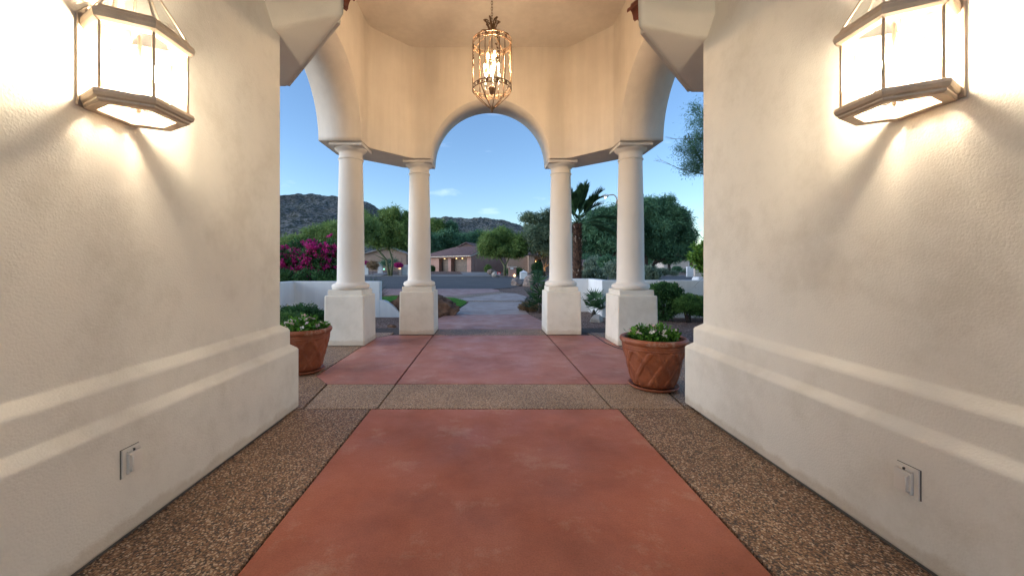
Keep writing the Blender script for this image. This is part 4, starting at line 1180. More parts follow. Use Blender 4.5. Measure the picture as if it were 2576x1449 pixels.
def fan_palm(name, c, fans, label):
    """small fan palm: stalks with pleated fans of pointed blades"""
    root = thing(name, label, "palm", c)
    mb = MB(); st_ = MB()
    for (az, el, sl, fr) in fans:
        d = Vector((math.cos(az) * math.cos(el), math.sin(az) * math.cos(el), math.sin(el)))
        tipp = d * sl + Vector((0, 0, 0.08))
        st_.tube([(0, 0, 0.05), tuple(d * sl * 0.55 + Vector((0, 0, 0.07))), tuple(tipp)], [0.008, 0.006, 0.004], 5)
        side = d.cross(Vector((0, 0, 1))).normalized(); upv = side.cross(d).normalized()
        for j in range(22):
            a = (j / 21 - 0.5) * 4.3
            v = (d * math.cos(a) + side * math.sin(a) + upv * 0.25 * abs(math.sin(a)) + Vector((0, 0, random.uniform(-.12, .12)))).normalized()
            w = v.cross(upv).normalized() * 0.019
            L_ = fr * random.uniform(0.8, 1.1) * (1 - 0.2 * abs(a) / 2.2)
            mb.add([tipp + w * .4, tipp - w * .4, tipp + v * L_ * 0.5 - w, tipp + v * L_, tipp + v * L_ * 0.5 + w], [(0, 1, 2, 3, 4)])
    st_.build("stalks", M['l_palm'], root); mb.build("fans", M['l_palm'], root)
    MB().lathe([(0.05, -0.03), (0.07, 0.02), (0.05, 0.12), (0.02, 0.2)], 12).build("trunk", M['bark_dark'], root)
    return root
def rfans(n, sl, fr, s, el0=0.1):
    r_ = random.Random(s)
    return [(r_.uniform(0, 2*PI), r_.uniform(el0, 1.35), sl * r_.uniform(0.6, 1.15), fr * r_.uniform(0.8, 1.15)) for _ in range(n)]
fan_palm("fan_palm", (1.50, 10.7, -0.02), [(PI * 1.02, 0.55, 0.36, 0.42), (PI * 0.95, 1.15, 0.62, 0.46), (PI * 1.2, 0.35, 0.42, 0.42), (0.3, 1.0, 0.5, 0.4), (PI * 0.75, 0.9, 0.42, 0.4), (PI * 1.4, 0.8, 0.3, 0.42), (PI * 0.6, 1.35, 0.78, 0.44), (PI, 0.2, 0.34, 0.4), (PI * 1.5, 1.1, 0.5, 0.45)], "young fan palm leaning out left of the right middle column base")
fan_palm("fan_palm", (2.68, 9.6, -0.02), [(0.2, 0.9, 0.38, 0.34), (1.2, 1.2, 0.42, 0.34), (2.8, 0.9, 0.32, 0.32), (5.6, 0.6, 0.26, 0.30), (4.5, 0.9, 0.3, 0.3), (0.9, 0.5, 0.3, 0.3)], "young fan palm between the two right column bases")
shrub("dry_shrub", (1.22, 11.1, 0), [(0, 0, 0.08, 0.24, 0.2, 0.09)], 'l_dry', "low brown dry clump under the young fan palm", 160, 30, 0.05, 0.06, 0.012)

# tall palm
palm = thing("palm_tree", "palm tree with a shaggy brown trunk behind the right middle column", "palm tree", (at(1452, 700, 13.5).x, 13.5, 0))
tr = MB(); hT = 2.75
n = 14; rows = 60; vs = []; fs = []
tr.tube([(0.01 * math.sin(z * 3), 0, z) for z in np.linspace(-0.03, hT, 14)], [0.14 - 0.0 * i for i in range(14)], 12)
for i in range(70):                                     # old leaf boots
    z = hT * (i + 0.5) / 70
    for k in range(10):
        a = 2 * PI * (k + 0.5 * (i % 2)) / 10 + random.uniform(-.1, .1)
        d = Vector((math.cos(a), math.sin(a), 0)); s = Vector((-math.sin(a), math.cos(a), 0)) * 0.03
        p0 = d * 0.12 + Vector((0, 0, z)); p1 = d * random.uniform(0.17, 0.215) + Vector((0, 0, z + random.uniform(0.03, 0.10)))
        tr.add([p0 + s, p0 - s, p1 - s * .5, p1 + s * .5, p0 + Vector((0, 0, -.03))], [(0, 1, 2, 3), (1, 0, 4), (0, 3, 4), (2, 1, 4), (3, 2, 4)])
def mat_palmtrunk():
    m, nt, N, L, b = new_mat("shaggy palm trunk")
    g = N.new("ShaderNodeNewGeometry")
    r = ramp(N, [(0.0, (0.025, 0.012, 0.008)), (0.6, (0.09, 0.045, 0.028)), (0.93, (0.14, 0.08, 0.05)), (0.97, (0.45, 0.36, 0.30))])
    L.new(g.outputs["Random Per Island"], r.inputs["Fac"]); L.new(r.outputs["Color"], b.inputs["Base Color"])
    b.inputs["Roughness"].default_value = 0.9
    return m
M['palmtrunk'] = mat_palmtrunk()
tr.build("trunk", M['palmtrunk'], palm)
for k in range(22):
    a = k * 2.399; el = 1.30 - 1.35 * (k / 22) ** 1.1 + random.uniform(-.1, .1)
    L_ = random.uniform(1.6, 2.0)
    d = Vector((math.cos(a) * math.cos(el), math.sin(a) * math.cos(el), math.sin(el)))
    pts = []
    for i in range(11):
        t = i / 10
        pts.append(Vector((0, 0, hT)) + d * L_ * t + Vector((0, 0, -0.34 * L_ * t * t * (0.4 + math.cos(el)))))
    fb = MB(); fb.tube(pts, [0.012 * (1 - 0.8 * i / 10) + 0.002 for i in range(11)], 5)
    for i in range(3, 11):
        for j in range(5):
            t = (i + j / 5) / 11
            if t > 1: continue
            idx = min(9, int(t * 10)); p = pts[idx].lerp(pts[idx + 1], t * 10 - idx)
            tg = (pts[idx + 1] - pts[idx]).normalized(); sd_ = tg.cross(Vector((0, 0, 1))).normalized(); up_ = sd_.cross(tg)
            ll = 0.50 * math.sin(min(1, (t * 1.15)) * PI) ** 0.5 * random.uniform(.8, 1.1) + 0.05
            for s in (-1, 1):
                v = (tg * 1.25 + sd_ * s * 0.6 + up_ * 0.25).normalized()
                w = v.cross(up_).normalized() * 0.019
                fb.add([p + w * .5, p - w * .5, p + v * ll * .5 - w, p + v * ll, p + v * ll * .5 + w], [(0, 1, 2, 3, 4)])
    fb.build("frond", M['l_palm'], palm)

# ------------------------------------------------------------------ trees
def tree(name, label, px, Y, top, lobes_px, mat, bark, n, per, cr, ll, lw_, trunks, group=None, droop=0.0, up=0.1, shell=0.5, zb=None):
    """lobes_px: (px,py,rx_px,ry_px) in picture units at distance Y"""
    k = Y / F
    bx = (px - 1223) * k; gz = ground_z(bx, Y) if zb is None else zb
    root = thing(name, label, "tree", (bx, Y, gz), 0, group)
    lobes = []
    for (lx, ly, rx, ry) in lobes_px:
        dy = random.uniform(-0.35, 0.35) * rx * k
        lobes.append(((lx - px) * k, dy, EYE + (671 - ly) * k - gz, rx * k, rx * k * 0.9, ry * k))
    sub = []
    for lx, ly, lz, ax_, ay_, az_ in lobes:               # boughs standing proud of the main masses
        for _ in range(6):
            dv = Vector((random.gauss(0, 1), random.gauss(0, 1), random.gauss(0.15, 1))).normalized()
            f_ = random.uniform(0.25, 0.5)
            sub.append((lx + dv.x * ax_ * 0.85, ly + dv.y * ay_ * 0.85, lz + dv.z * az_ * 0.85, ax_ * f_, ay_ * f_, az_ * f_))
    lobes = [(a_[0], a_[1], a_[2], a_[3] * .88, a_[4] * .88, a_[5] * .88) for a_ in lobes] + sub
    leaves("crown", cloud(lobes, n, per, cr * 0.8, shell), ll, lw_, M[mat], root, up=up, droop=droop)
    mb = MB()
    for pts, r0 in trunks:
        P3 = [Vector(((qx - px) * k, random.uniform(-.1, .1) * i, EYE + (671 - qy) * k - gz)) for i, (qx, qy) in enumerate(pts)]
        if pts[0][1] is None or P3[0].z < 0.4: P3[0].z = -0.03
        mb.tube(P3, [r0 * (1 - 0.7 * i / max(1, len(P3) - 1)) for i in range(len(P3))], 8)
        if len(P3) > 1:
            limb_tree(mb, P3[-1], P3[-1] - P3[-2], min((P3[-1] - P3[-2]).length * 0.6, 0.13 * P3[-1].z), r0 * 0.35, 2, 0.6, 5)
    mb.build("trunk", M[bark], root)
    return root
# left of and behind the left columns
tree("palo_verde_tree", "feathery green tree rising behind the bougainvillea at far left", 800, 22, 560, [(860, 590, 60, 45), (800, 600, 60, 30), (745, 612, 50, 20), (900, 575, 40, 40)], 'l_palo', 'bark_green', 700, 55, 0.30, 0.20, 0.035, [([(800, 700), (795, 640), (770, 610)], .10), ([(805, 700), (830, 640), (860, 600)], .09)])
tree("palo_verde_tree", "wide feathery tree with two leaning trunks before the tan house", 980, 50, 540, [(930, 580, 36, 42), (985, 575, 42, 45), (1030, 580, 40, 42), (960, 600, 45, 26), (1010, 600, 40, 24)], 'l_palo', 'bark_green', 900, 55, 0.62, 0.42, 0.075, [([(980, 690), (972, 655), (944, 620), (930, 595)], .20), ([(984, 690), (987, 655), (978, 626), (985, 590)], .18), ([(972, 655), (950, 645), (942, 640)], .07)])
tree("mesquite_tree", "dark green tree peeking out left of the garage roof", 1045, 80, 560, [(1035, 600, 30, 34), (1070, 610, 25, 30), (1010, 610, 30, 26)], 'l_mesq', 'bark', 420, 50, 0.9, 0.6, 0.13, [([(1045, 690), (1045, 620)], .2)])
for i, (cx_, cy_, rx_, ry_, Y_, lab) in enumerate(((1092, 586, 22, 32, 98, "tall lighter green tree just right of the left middle column"), (1120, 606, 34, 20, 88, "rounded green tree directly behind the garage roof"), (1165, 605, 34, 16, 92, "low spreading green tree behind the roof gable"), (1205, 608, 28, 18, 95, "green tree behind the roof at the pale palo verde"), (1135, 578, 11, 16, 100, "narrow upright treetop against the ridge"))):
    tree("shade_tree", lab, cx_, Y_, 0, [(cx_, cy_, rx_, ry_), (cx_ - rx_ * .5, cy_ + 12, rx_ * .7, ry_ * .8), (cx_ + rx_ * .5, cy_ + 14, rx_ * .7, ry_ * .8), (cx_, cy_ + 30, rx_, 26)], 'l_mesq' if i != 0 else 'l_palo', 'bark', 480, 50, 1.0, 0.7, 0.15, [([(cx_, 690), (cx_, cy_ + 10)], .22)], "trees behind the garage house")
tree("palo_verde_tree", "pale green palo verde with a forked trunk beside the brick mailbox pillar", 1270, 51, 570, [(1235, 610, 30, 24), (1270, 600, 32, 24), (1305, 615, 26, 24), (1250, 632, 36, 14), (1295, 634, 32, 14), (1222, 627, 20, 18), (1262, 585, 16, 12)], 'l_palo', 'bark_green', 1000, 55, 0.55, 0.40, 0.065, [([(1270, 693), (1269, 669), (1258, 650), (1240, 625)], .17), ([(1270, 693), (1270, 672), (1280, 650), (1298, 630)], .15), ([(1262, 655), (1255, 640), (1262, 620)], .07), ([(1280, 650), (1283, 632), (1278, 615)], .07)], droop=0.1)
tree("eucalyptus_tree", "airy grey green tall treetop against the sky left of the right middle column", 1350, 72, 530, [(1330, 552, 22, 16), (1362, 548, 26, 18), (1345, 570, 26, 14), (1385, 555, 24, 22)], 'l_olive', 'bark', 210, 34, 0.85, 0.5, 0.13, [([(1350, 690), (1350, 600), (1335, 560)], .22), ([(1350, 600), (1365, 570), (1375, 550)], .12)])
tree("olive_tree", "grey green tree with an uplit trunk in front of the right hand house", 1369, 50, 565, [(1350, 596, 26, 22), (1380, 590, 30, 26), (1400, 605, 28, 28), (1345, 618, 20, 16), (1375, 625, 32, 16)], 'l_olive', 'bark', 620, 50, 0.55, 0.36, 0.07, [([(1369, 690), (1369, 668), (1360, 645), (1350, 625)], .20), ([(1369, 672), (1376, 655), (1378, 630)], .12), ([(1370, 672), (1388, 660), (1402, 640)], .12)], droop=0.2)
tree("mesquite_tree", "dense green tree between the right columns behind the palm fronds", 1520, 33, 510, [(1500, 565, 46, 40), (1545, 560, 45, 46), (1475, 600, 40, 36), (1530, 610, 60, 34), (1570, 590, 40, 44)], 'l_mesq', 'bark_dark', 1100, 55, 0.42, 0.30, 0.055, [([(1520, 705), (1515, 650), (1495, 600)], .2), ([(1520, 705), (1540, 650), (1560, 600)], .16)], droop=0.2)
tree("mesquite_tree", "largest dark green mesquite with layered foliage right of the outer column", 1640, 34, 490, [(1620, 540, 40, 42), (1655, 530, 48, 34), (1690, 555, 44, 38), (1710, 600, 38, 36), (1645, 590, 56, 44), (1680, 630, 58, 24), (1610, 610, 50, 40), (1722, 620, 24, 22)], 'l_mesq', 'bark_dark', 1900, 55, 0.42, 0.30, 0.055, [([(1628, 700), (1626, 670), (1624, 645), (1612, 615)], .26), ([(1628, 682), (1645, 665), (1668, 652), (1690, 648), (1712, 635)], .16), ([(1640, 668), (1655, 650), (1660, 620)], .12)], droop=0.35)
tree("street_tree", "far tree with a whitewashed trunk base under the big mesquite", 1683, 62, 600, [(1683, 640, 30, 18), (1710, 636, 26, 16), (1655, 640, 26, 14)], 'l_mesq', 'bark_dark', 380, 45, 0.6, 0.4, 0.09, [([(1683, 690), (1683, 655)], .35)])
tree("feathery_tree", "fine leaved tree reaching in from behind the right house wall", 1860, 9.0, 250, [(1800, 330, 50, 65), (1778, 400, 55, 38), (1810, 280, 45, 28), (1748, 425, 30, 16), (1840, 380, 60, 80), (1750, 300, 26, 36), (1730, 385, 36, 22), (1755, 345, 30, 20), (1742, 425, 34, 14), (1760, 370, 30, 50)], 'l_mesq', 'bark', 780, 34, 0.17, 0.06, 0.010, [([(1860, 790), (1855, 600), (1830, 480), (1790, 420)], .10), ([(1855, 600), (1850, 420), (1810, 330)], .06), ([(1830, 480), (1780, 440), (1725, 425)], .025), ([(1820, 370), (1770, 350), (1735, 345)], .02)], shell=0.3, up=0)
tree("citrus_tree", "broad leaved bright green branches at the edge of the right house wall", 1830, 8.6, 610, [(1765, 640, 26, 22), (1790, 650, 45, 40), (1750, 655, 20, 14), (1800, 615, 40, 30)], 'l_citrus', 'bark', 240, 34, 0.09, 0.085, 0.038, [([(1830, 800), (1825, 720), (1800, 670)], .04), ([(1810, 690), (1775, 665), (1750, 655)], .015), ([(1800, 700), (1765, 700), (1752, 712)], .008)], shell=0.2)

tl = []
for k_ in range(60):
    px_ = 1380 + k_ * 9 + random.uniform(-4, 4); Yt = random.uniform(150, 200); kk = Yt / F
    tl.append(((px_ - 1223) * kk, Yt, random.uniform(3, 6), 8 * kk * random.uniform(.8, 1.3), 4, random.uniform(20, 32) * kk))
tag(leaves("distant_trees", cloud(tl, 1500, 40, 1.4, 0.3), 1.2, 0.5, M['l_mesq']), "dark line of distant trees low on the horizon at right", "trees", kind='stuff')
# shrubs and scrub around the street
def far_shrub(px, py, rx, ry, Y, mat, label, name="shrub"):
    k = Y / F; gz = ground_z(0, Y)
    zc = EYE + (671 - py) * k
    shrub(name, ((px - 1223) * k, Y, gz), [(0, 0, max(zc - gz, ry * k * .5), rx * k, rx * k * 0.8, ry * k)], mat, label, 120, 40, rx * k * 0.28, max(0.10, 1.6 * k), max(0.05, 0.8 * k), group=None)
for a_ in ((981, 663, 24, 10, 55, 'l_mesq', "rounded green shrub above the iron gate"),
           (1086, 676, 8, 6, 66, 'l_dark', "dark shrub beside the left middle column by the garage wall"),
           (1067, 676, 8, 6, 66, 'l_dark', "dark shrub against the pink garage wall"),
           (1228, 676, 8, 9, 60, 'l_palo', "upright green shrub near the corner of the pink house"),
           (1293, 683, 22, 8, 52, 'l_dark', "dark shrub behind the brick mailbox pillar"),
           (1352, 672, 14, 13, 53, 'l_dark', "dark round shrub beside the porch of the right hand house"),
           (1350, 688, 12, 6, 50, 'l_mesq', "low green shrub in front of the porch"),
           (1640, 684, 12, 9, 44, 'l_sage', "scrubby bush beside the big mesquite trunk"),
           (1668, 684, 13, 8, 46, 'l_sage', "grey green bush left of the whitewashed trunk"),
           (1703, 677, 10, 5, 58, 'l_mesq', "small rounded bush on the far lawn edge"),
           (1728, 681, 7, 5, 55, 'l_sage', "small bush next to the white wall across the street"),
           (1693, 687, 12, 4, 50, 'l_sage', "flat scrub strip along the far kerb"),
           (1531, 663, 22, 14, 20, 'l_mesq', "clipped blue green bush behind the right garden wall"),
           (1498, 672, 26, 22, 22, 'l_sage', "grey green hedge just right of the palm trunk"),
           (1555, 680, 30, 20, 18, 'l_sage', "grey green scrub behind the right outer column"),
           (1490, 698, 26, 14, 14, 'l_sage', "low grey scrub touching the right garden wall"),
           (1632, 690, 22, 14, 13, 'l_sage', "pale wispy scrub right of the outer column above the wall"),
           (938, 668, 14, 10, 52, 'l_dry', "bare reddish shrub against the white gate wall"),
           (915, 663, 12, 6, 56, 'magenta', "small magenta flowering shrub at the left white wall")):
    far_shrub(*a_)
leaves_red = far_shrub(1003, 668, 9, 5, 53, 'magenta', "small red flowering shrub over the lit gate pillar")

# ------------------------------------------------------------------ neighbour houses
def roof_tiles_mat(base): return base
def ribbed_roof(a, b, c, d, n=40, amp=0.06):
    """tiled roof plane a-b eave (a left), c-d ridge (d above a): rounded ribs run from eave to ridge"""
    a, b, c, d = map(Vector, (a, b, c, d)); mb = MB()
    nrm = (b - a).cross(d - a).normalized()
    if nrm.z < 0: nrm = -nrm
    vs = []; m_ = n * 4
    for i in range(m_ + 1):
        t = i / m_; h = nrm * amp * abs(math.sin(t * n * PI))
        e = a.lerp(b, t); r_ = d.lerp(c, t)
        for s_ in (0, 1): vs.append((e if s_ == 0 else r_) + h)
    fs = [(2*i, 2*i+2, 2*i+3, 2*i+1) for i in range(m_)]
    mb.add(vs, fs)
    low_v = [a - nrm * .12, b - nrm * .12, c - nrm * .12, d - nrm * .12]
    mb.add([a, b, c, d] + low_v, [(0, 1, 5, 4), (1, 2, 6, 5), (2, 3, 7, 6), (3, 0, 4, 7), (4, 5, 6, 7)])
    return mb
gz = 0.415
Rr = Vector((-2.43, 62.0, gz)); u = Vector((-8.5, 8.4, 0)).normalized(); v = Vector((u.y, -u.x, 0))
if v.y < 0: v = -v
gh = thing("house", "pink stucco house with a brown tiled roof and two garage doors across the street", "house", Rr)
def G(a, b, z): return u * a + v * b + Vector((0, 0, z))
def gbox(mb, a0, a1, b0, b1, z0, z1):
    vs = [G(a, b, z) for z in (z0, z1) for (a, b) in ((a0, b0), (a1, b0), (a1, b1), (a0, b1))]
    return mb.add(vs, [(0,3,2,1),(4,5,6,7),(0,1,5,4),(1,2,6,5),(2,3,7,6),(3,0,4,7)])
hw = 2.62
w_ = MB()
# front wall pieces around the two recessed doors (a runs from the right corner to the left)
gbox(w_, 0.0, 0.95, 0, 0.7, -0.3, hw); gbox(w_, 5.0, 5.75, 0, 0.7, -0.3, hw); gbox(w_, 8.25, 13.2, 0, 0.7, -0.3, hw)
gbox(w_, 0.95, 5.0, 0, 0.7, 2.25, hw); gbox(w_, 5.75, 8.25, 0, 0.7, 2.25, hw)
gbox(w_, 0.0, 13.2, 0.75, 9.0, -0.3, hw)
w_.build("wall", M['pinkwall'], gh)
gable = MB(); p0, p1, p2 = G(0.02, 0.05, hw), G(0.02, 8.95, hw), G(0.02, 4.5, hw + 1.6)
gable.add([p0, p1, p2] + [p + u * 0.2 for p in (p0, p1, p2)], [(0, 1, 2), (5, 4, 3), (0, 3, 4, 1), (1, 4, 5, 2), (2, 5, 3, 0)])
gable.build("gable", M['pinkwall'], gh)
for a0, a1 in ((0.95, 5.0), (5.75, 8.25)):
    dm = MB()
    for k in range(4): gbox(dm, a0, a1, 0.70, 0.745, -0.3 + 0.0 if k == 0 else 0.56 * k + 0.02, 0.56 * (k + 1))
    g_ = dm.build("garage_door", M['garage'], gh)
    for k in ((0.35, 0.72) if a1 - a0 > 3 else (0.5,)):
        c_ = G(a0 + (a1 - a0) * k, 0.25, 2.16)
        MB().lathe([(0.09, 0.0), (0.10, 0.06), (0.09, 0.088)], 12, tuple(c_)).build("ceiling_lamp", M['warm_lamp'], g_)
ribbed_roof(G(-0.5, -0.6, hw + 0.02), G(13.6, -0.6, hw + 0.02), G(9.8, 4.6, hw + 1.75), G(-0.5, 4.6, hw + 1.75), 48, 0.07).build("roof", M['rooftile'], gh)
ribbed_roof(G(-0.5, 9.6, hw + 0.02), G(13.6, 9.6, hw + 0.02), G(9.8, 4.6, hw + 1.75), G(-0.5, 4.6, hw + 1.75), 48, 0.07).build("roof", M['rooftile'], gh)
MB().add([G(13.6, -0.6, hw), G(13.6, 9.6, hw), G(9.8, 4.6, hw + 1.76)], [(0, 1, 2)]).build("hip", M['rooftile'], gh)
fa = MB(); gbox(fa, -0.5, 13.6, -0.62, -0.50, hw - 0.14, hw + 0.01); fa.build("fascia", M['palewall'], gh)
fr_ = MB()
for b_0, b_1, z_0, z_1 in ((-0.6, 4.6, hw - 0.02, hw + 1.7), (9.6, 4.6, hw - 0.02, hw + 1.7)):
    q0, q1 = G(-0.52, b_0, z_0), G(-0.52, b_1, z_1)
    fr_.add([q0, q1, q1 + Vector((0, 0, -.18)), q0 + Vector((0, 0, -.18)), q0 + u * .08, q1 + u * .08, q1 + u * .08 + Vector((0, 0, -.18)), q0 + u * .08 + Vector((0, 0, -.18))], [(0,1,2,3),(7,6,5,4),(0,4,5,1),(3,2,6,7)])
fr_.build("rake_board", M['palewall'], gh)
# higher rear gable facing the street
hc = at(1172, 622, 74) - Rr
wv = 3.0
tri = [Vector((hc.x - wv, hc.y, 3.9)), Vector((hc.x + wv, hc.y, 3.9)), Vector((hc.x, hc.y, 5.45))]
up_g = MB(); back = Vector((2.2, 6, 0))
up_g.add(tri + [p + back for p in tri] + [Vector((hc.x - wv, hc.y, 0)), Vector((hc.x + wv, hc.y, 0)), Vector((hc.x - wv, hc.y, 0)) + back, Vector((hc.x + wv, hc.y, 0)) + back], [(0, 1, 2), (3, 5, 4), (6, 7, 1, 0), (8, 3, 4, 9), (6, 0, 3, 8), (7, 9, 4, 1)])
up_g.build("upper_wall", M['pinkwall'], gh)
e = Vector((0, -0.35, 0.02)); off_ = Vector((0.35, 0, -0.16))
ribbed_roof(tri[1] + e + off_, tri[1] + back + off_, tri[2] + back + Vector((0, 0, .05)), tri[2] + e + Vector((0, 0, .05)), 16, 0.08).build("roof", M['rooftile'], gh)
ribbed_roof(tri[0] + e - Vector((0.35, 0, 0.16)), tri[0] + back - Vector((0.35, 0, 0.16)), tri[2] + back + Vector((0, 0, .05)), tri[2] + e + Vector((0, 0, .05)), 16, 0.08).build("roof", M['rooftile'], gh)
# recessed wing with window right of the garage
wing = MB(); a = at(1208, 683, 68) - Rr; b_ = at(1262, 683, 68) - Rr
wing.box((a.x, a.y, -0.3), (b_.x, a.y + 5, 2.7)); wing.build("wing_wall", M['pinkwall'], gh)
wf = MB().box((a.x + 0.15, a.y - 0.05, 0.5), (a.x + 0.85, a.y - 0.002, 2.1)).build("window", M['palewall'], gh)
MB().box((a.x + 0.22, a.y - 0.07, 0.58), (a.x + 0.78, a.y - 0.052, 2.02)).build("pane", M['dark_glass'], wf)
ribbed_roof((a.x - .3, a.y - .5, 2.72), (b_.x + .3, a.y - .5, 2.72), (b_.x + .3, a.y + 3, 4.0), (a.x - .3, a.y + 3, 4.0), 20, 0.07).build("roof", M['rooftile'], gh)

# right hand house behind the olive tree
c0 = at(1330, 690, 60); rh = thing("house", "tan stucco house with a lit porch behind the uplit tree", "house", (c0.x, 60, 0.30))
MB().box((0, 0, -0.3), (0.9, 5, 2.75)).build("wall", M['tanwall'], rh)
MB().box((0.9, 2.2, -0.3), (6.5, 7, 2.75)).build("porch_wall", M['tanwall'], rh)
dd_ = MB().box((1.75, 2.14, 0.0), (2.6, 2.198, 2.1)).build("door", M['dark_glass'], rh)
MB().lathe([(0.05, 0), (0.05, 0.2)], 10, (1.35, 2.05, 1.7)).build("porch_lamp", M['warm_lamp'], rh)
ribbed_roof((-0.5, -0.6, 2.75), (6.8, 1.0, 2.75), (6.8, 4.5, 4.2), (0.4, 4.0, 4.2), 24, 0.07).build("roof", M['rooftile'], rh)
MB().box((-3.2, 1.5, -0.3), (-0.002, 6, 2.6)).build("side_wall", M['tanwall'], rh)
MB().box((0.6, 5.0, 2.7), (1.9, 6.3, 5.6)).build("chimney", M['palewall'], rh)
# left house with gable
c1 = at(967, 690, 72); lh = thing("house", "tan gabled house behind the leaning palo verde at left", "house", (c1.x, 72, gz))
hwid = 3.7
MB().prism([(-hwid, -0.3), (-hwid, 3.25), (0.9, 4.35), (hwid + .4, 3.25), (hwid + .4, -0.3)], 0, 8, 'y').build("wall", M['tanwall'], lh)
MB().box((-0.8, -0.06, 0.0), (3.2, -0.002, 2.5)).build("garage_door", M['tanwall'], lh)
for (x0_, x1_) in ((-hwid - .5, 0.9), (hwid + .9, 0.9)):
    z0_ = 3.18
    ribbed_roof((x0_, -0.5, z0_), (x0_, 8.4, z0_), (x1_, 8.4, 4.48), (x1_, -0.5, 4.48), 26, 0.08).build("roof", M['roofpale'], lh)
# far right pale house
c2 = at(1700, 680, 96); fh = thing("house", "pale house with a small window far across the lawn", "house", (c2.x, 96, gz))
MB().box((-3, 0, -0.3), (7, 6, 2.7)).build("wall", M['palewall'], fh)
ww = MB().box((3.2, -0.06, 0.8), (4.6, -0.002, 2.3)).build("window", M['whitepaint'], fh)
MB().box((3.35, -0.09, 0.9), (4.45, -0.062, 2.2)).build("pane", M['dark_glass'], ww)
ribbed_roof((-3.5, -0.6, 2.7), (7.5, -0.6, 2.7), (7.5, 3, 4.2), (-3.5, 3, 4.2), 30, 0.07).build("roof", M['rooftile'], fh)
# tiled roof seen between the right columns
c3 = at(1472, 660, 45); rt = thing("house", "low house roof peeking over scrub right of the palm trunk", "house", (c3.x, 45, 0))
MB().box((-1.5, 0, -0.05), (4, 4, 1.4)).build("wall", M['tanwall'], rt)
ribbed_roof((-1.9, -0.4, 1.35), (4.4, -0.4, 1.35), (4.4, 2, 2.0), (-1.0, 2, 2.1), 18, 0.06).build("roof", M['rooftile'], rt)

# gate wall group
def wbox(name, x0, x1, ytop, ybot, Y, th, mat, label, cat):
    k = Y / F
    o_ = MB().box(((x0 - 1223) * k, Y, ground_z(0, Y) - 0.05), ((x1 - 1223) * k, Y + th, EYE + (671 - ytop) * k)).build(name, mat, bevel=0.02)
    return tag(o_, label, cat)
wbox("garden_wall", 880, 926, 666.6, 690, 54, 0.2, M['white'], "low white wall left of the gate across the street", "garden wall")
wbox("garden_wall", 1010, 1035, 666.6, 690, 54, 0.2, M['white'], "low white wall right of the lit gate pillar", "garden wall")
wbox("garden_wall", 950, 962, 660, 680, 58, 0.2, M['white'], "white wall stub behind the bare reddish shrub", "garden wall")
gp = wbox("gate_pillar", 1001, 1010, 670, 690, 53.5, 0.5, M['palewall'], "square gate pillar with a glowing lamp plate", "pillar")
k = 53.5 / F
MB().box(((1002.3 - 1223) * k, 53.44, EYE + (671 - 676.5) * k), ((1008.3 - 1223) * k, 53.498, EYE + (671 - 671) * k)).build("lamp_plate", M['warm_soft'], gp)
gt = thing("iron_gate", "dark iron driveway gate of thin bars left of the lit pillar", "gate", ((970 - 1223) * 53.2 / F, 53.2, 0.06))
gw = 32 * 53.2 / F; gm = MB()
for z in (0.1, 0.35, 0.6, 0.85): gm.tube([(0, 0, z), (gw, 0, z)], 0.02, 6)
gm.build("rails", M['black'], gt); gm = MB()
for i in range(15): gm.tube([(gw * i / 14, 0, 0.05), (gw * i / 14, 0, 0.92)], 0.012, 5)
gm.build("bars", M['black'], gt)
gl = thing("garden_lamp", "tiny green garden light left of the iron gate", "lamp", (at(966, 674, 53).x, 53, 0.08))
MB().lathe([(0.02, 0), (0.02, 0.75)], 8).build("post", M['black'], gl); MB().lathe([(0.07, 0.75), (0.09, 0.85), (0.03, 0.95)], 10).build("lamp_head", M['green_lamp'], gl)

# brick mailbox pillar with lamp
mpx = at(1289, 690, 48.6)
mp_ = thing("mailbox_pillar", "pink stucco mailbox pillar with a cap and glowing lamp at the kerb", "mailbox pillar", (mpx.x, 48.6, -0.03))
MB().box((-0.46, -0.3, 0), (0.46, 0.4, 1.18)).build("shaft", M['pinkwall'], mp_, bevel=0.02)
MB().box((-0.56, -0.4, 1.18), (0.56, 0.5, 1.30)).build("cap", M['palewall'], mp_, bevel=0.02)
MB().box((-0.47, -0.32, 0.92), (0.47, -0.302, 0.99)).build("brick_band", M['rooftile'], mp_)
MB().box((-0.28, -0.34, 0.95), (0.10, -0.302, 1.14)).build("mailbox_door", M['whitepaint'], mp_)
# numerals are too small to read: two dark marks where they stand
lampg = MB().lathe([(0.0, 0.02), (0.11, 0.03), (0.13, 0.12), (0.11, 0.28), (0.0, 0.36)], 14, (0.24, -0.42, 0)).build("lamp", M['warm_soft'], mp_)
# white mailbox housing
mbx = at(1317, 698, 40); wm = thing("mailbox", "white mailbox housing with a hipped top behind the road edge boulders", "mailbox", (mbx.x, 40, -0.03))
MB().box((-0.36, -0.3, 0), (0.36, 0.3, 0.66)).build("body", M['whitepaint'], wm, bevel=0.01)
MB().add([(-0.42, -0.36, 0.66), (0.42, -0.36, 0.66), (0.42, 0.36, 0.66), (-0.42, 0.36, 0.66), (-0.10, -0.04, 0.86), (0.10, -0.04, 0.86), (0.10, 0.04, 0.86), (-0.10, 0.04, 0.86), ], [(0, 1, 5, 4), (1, 2, 6, 5), (2, 3, 7, 6), (3, 0, 4, 7), (4, 5, 6, 7), (3, 2, 1, 0)]).lathe([(0.03, 0.86), (0.05, 0.89), (0.02, 0.94)], 10).build("lid", M['whitepaint'], wm)
MB().box((-0.24, -0.315, 0.3), (0.24, -0.302, 0.58)).build("door", M['whitepaint'], wm)
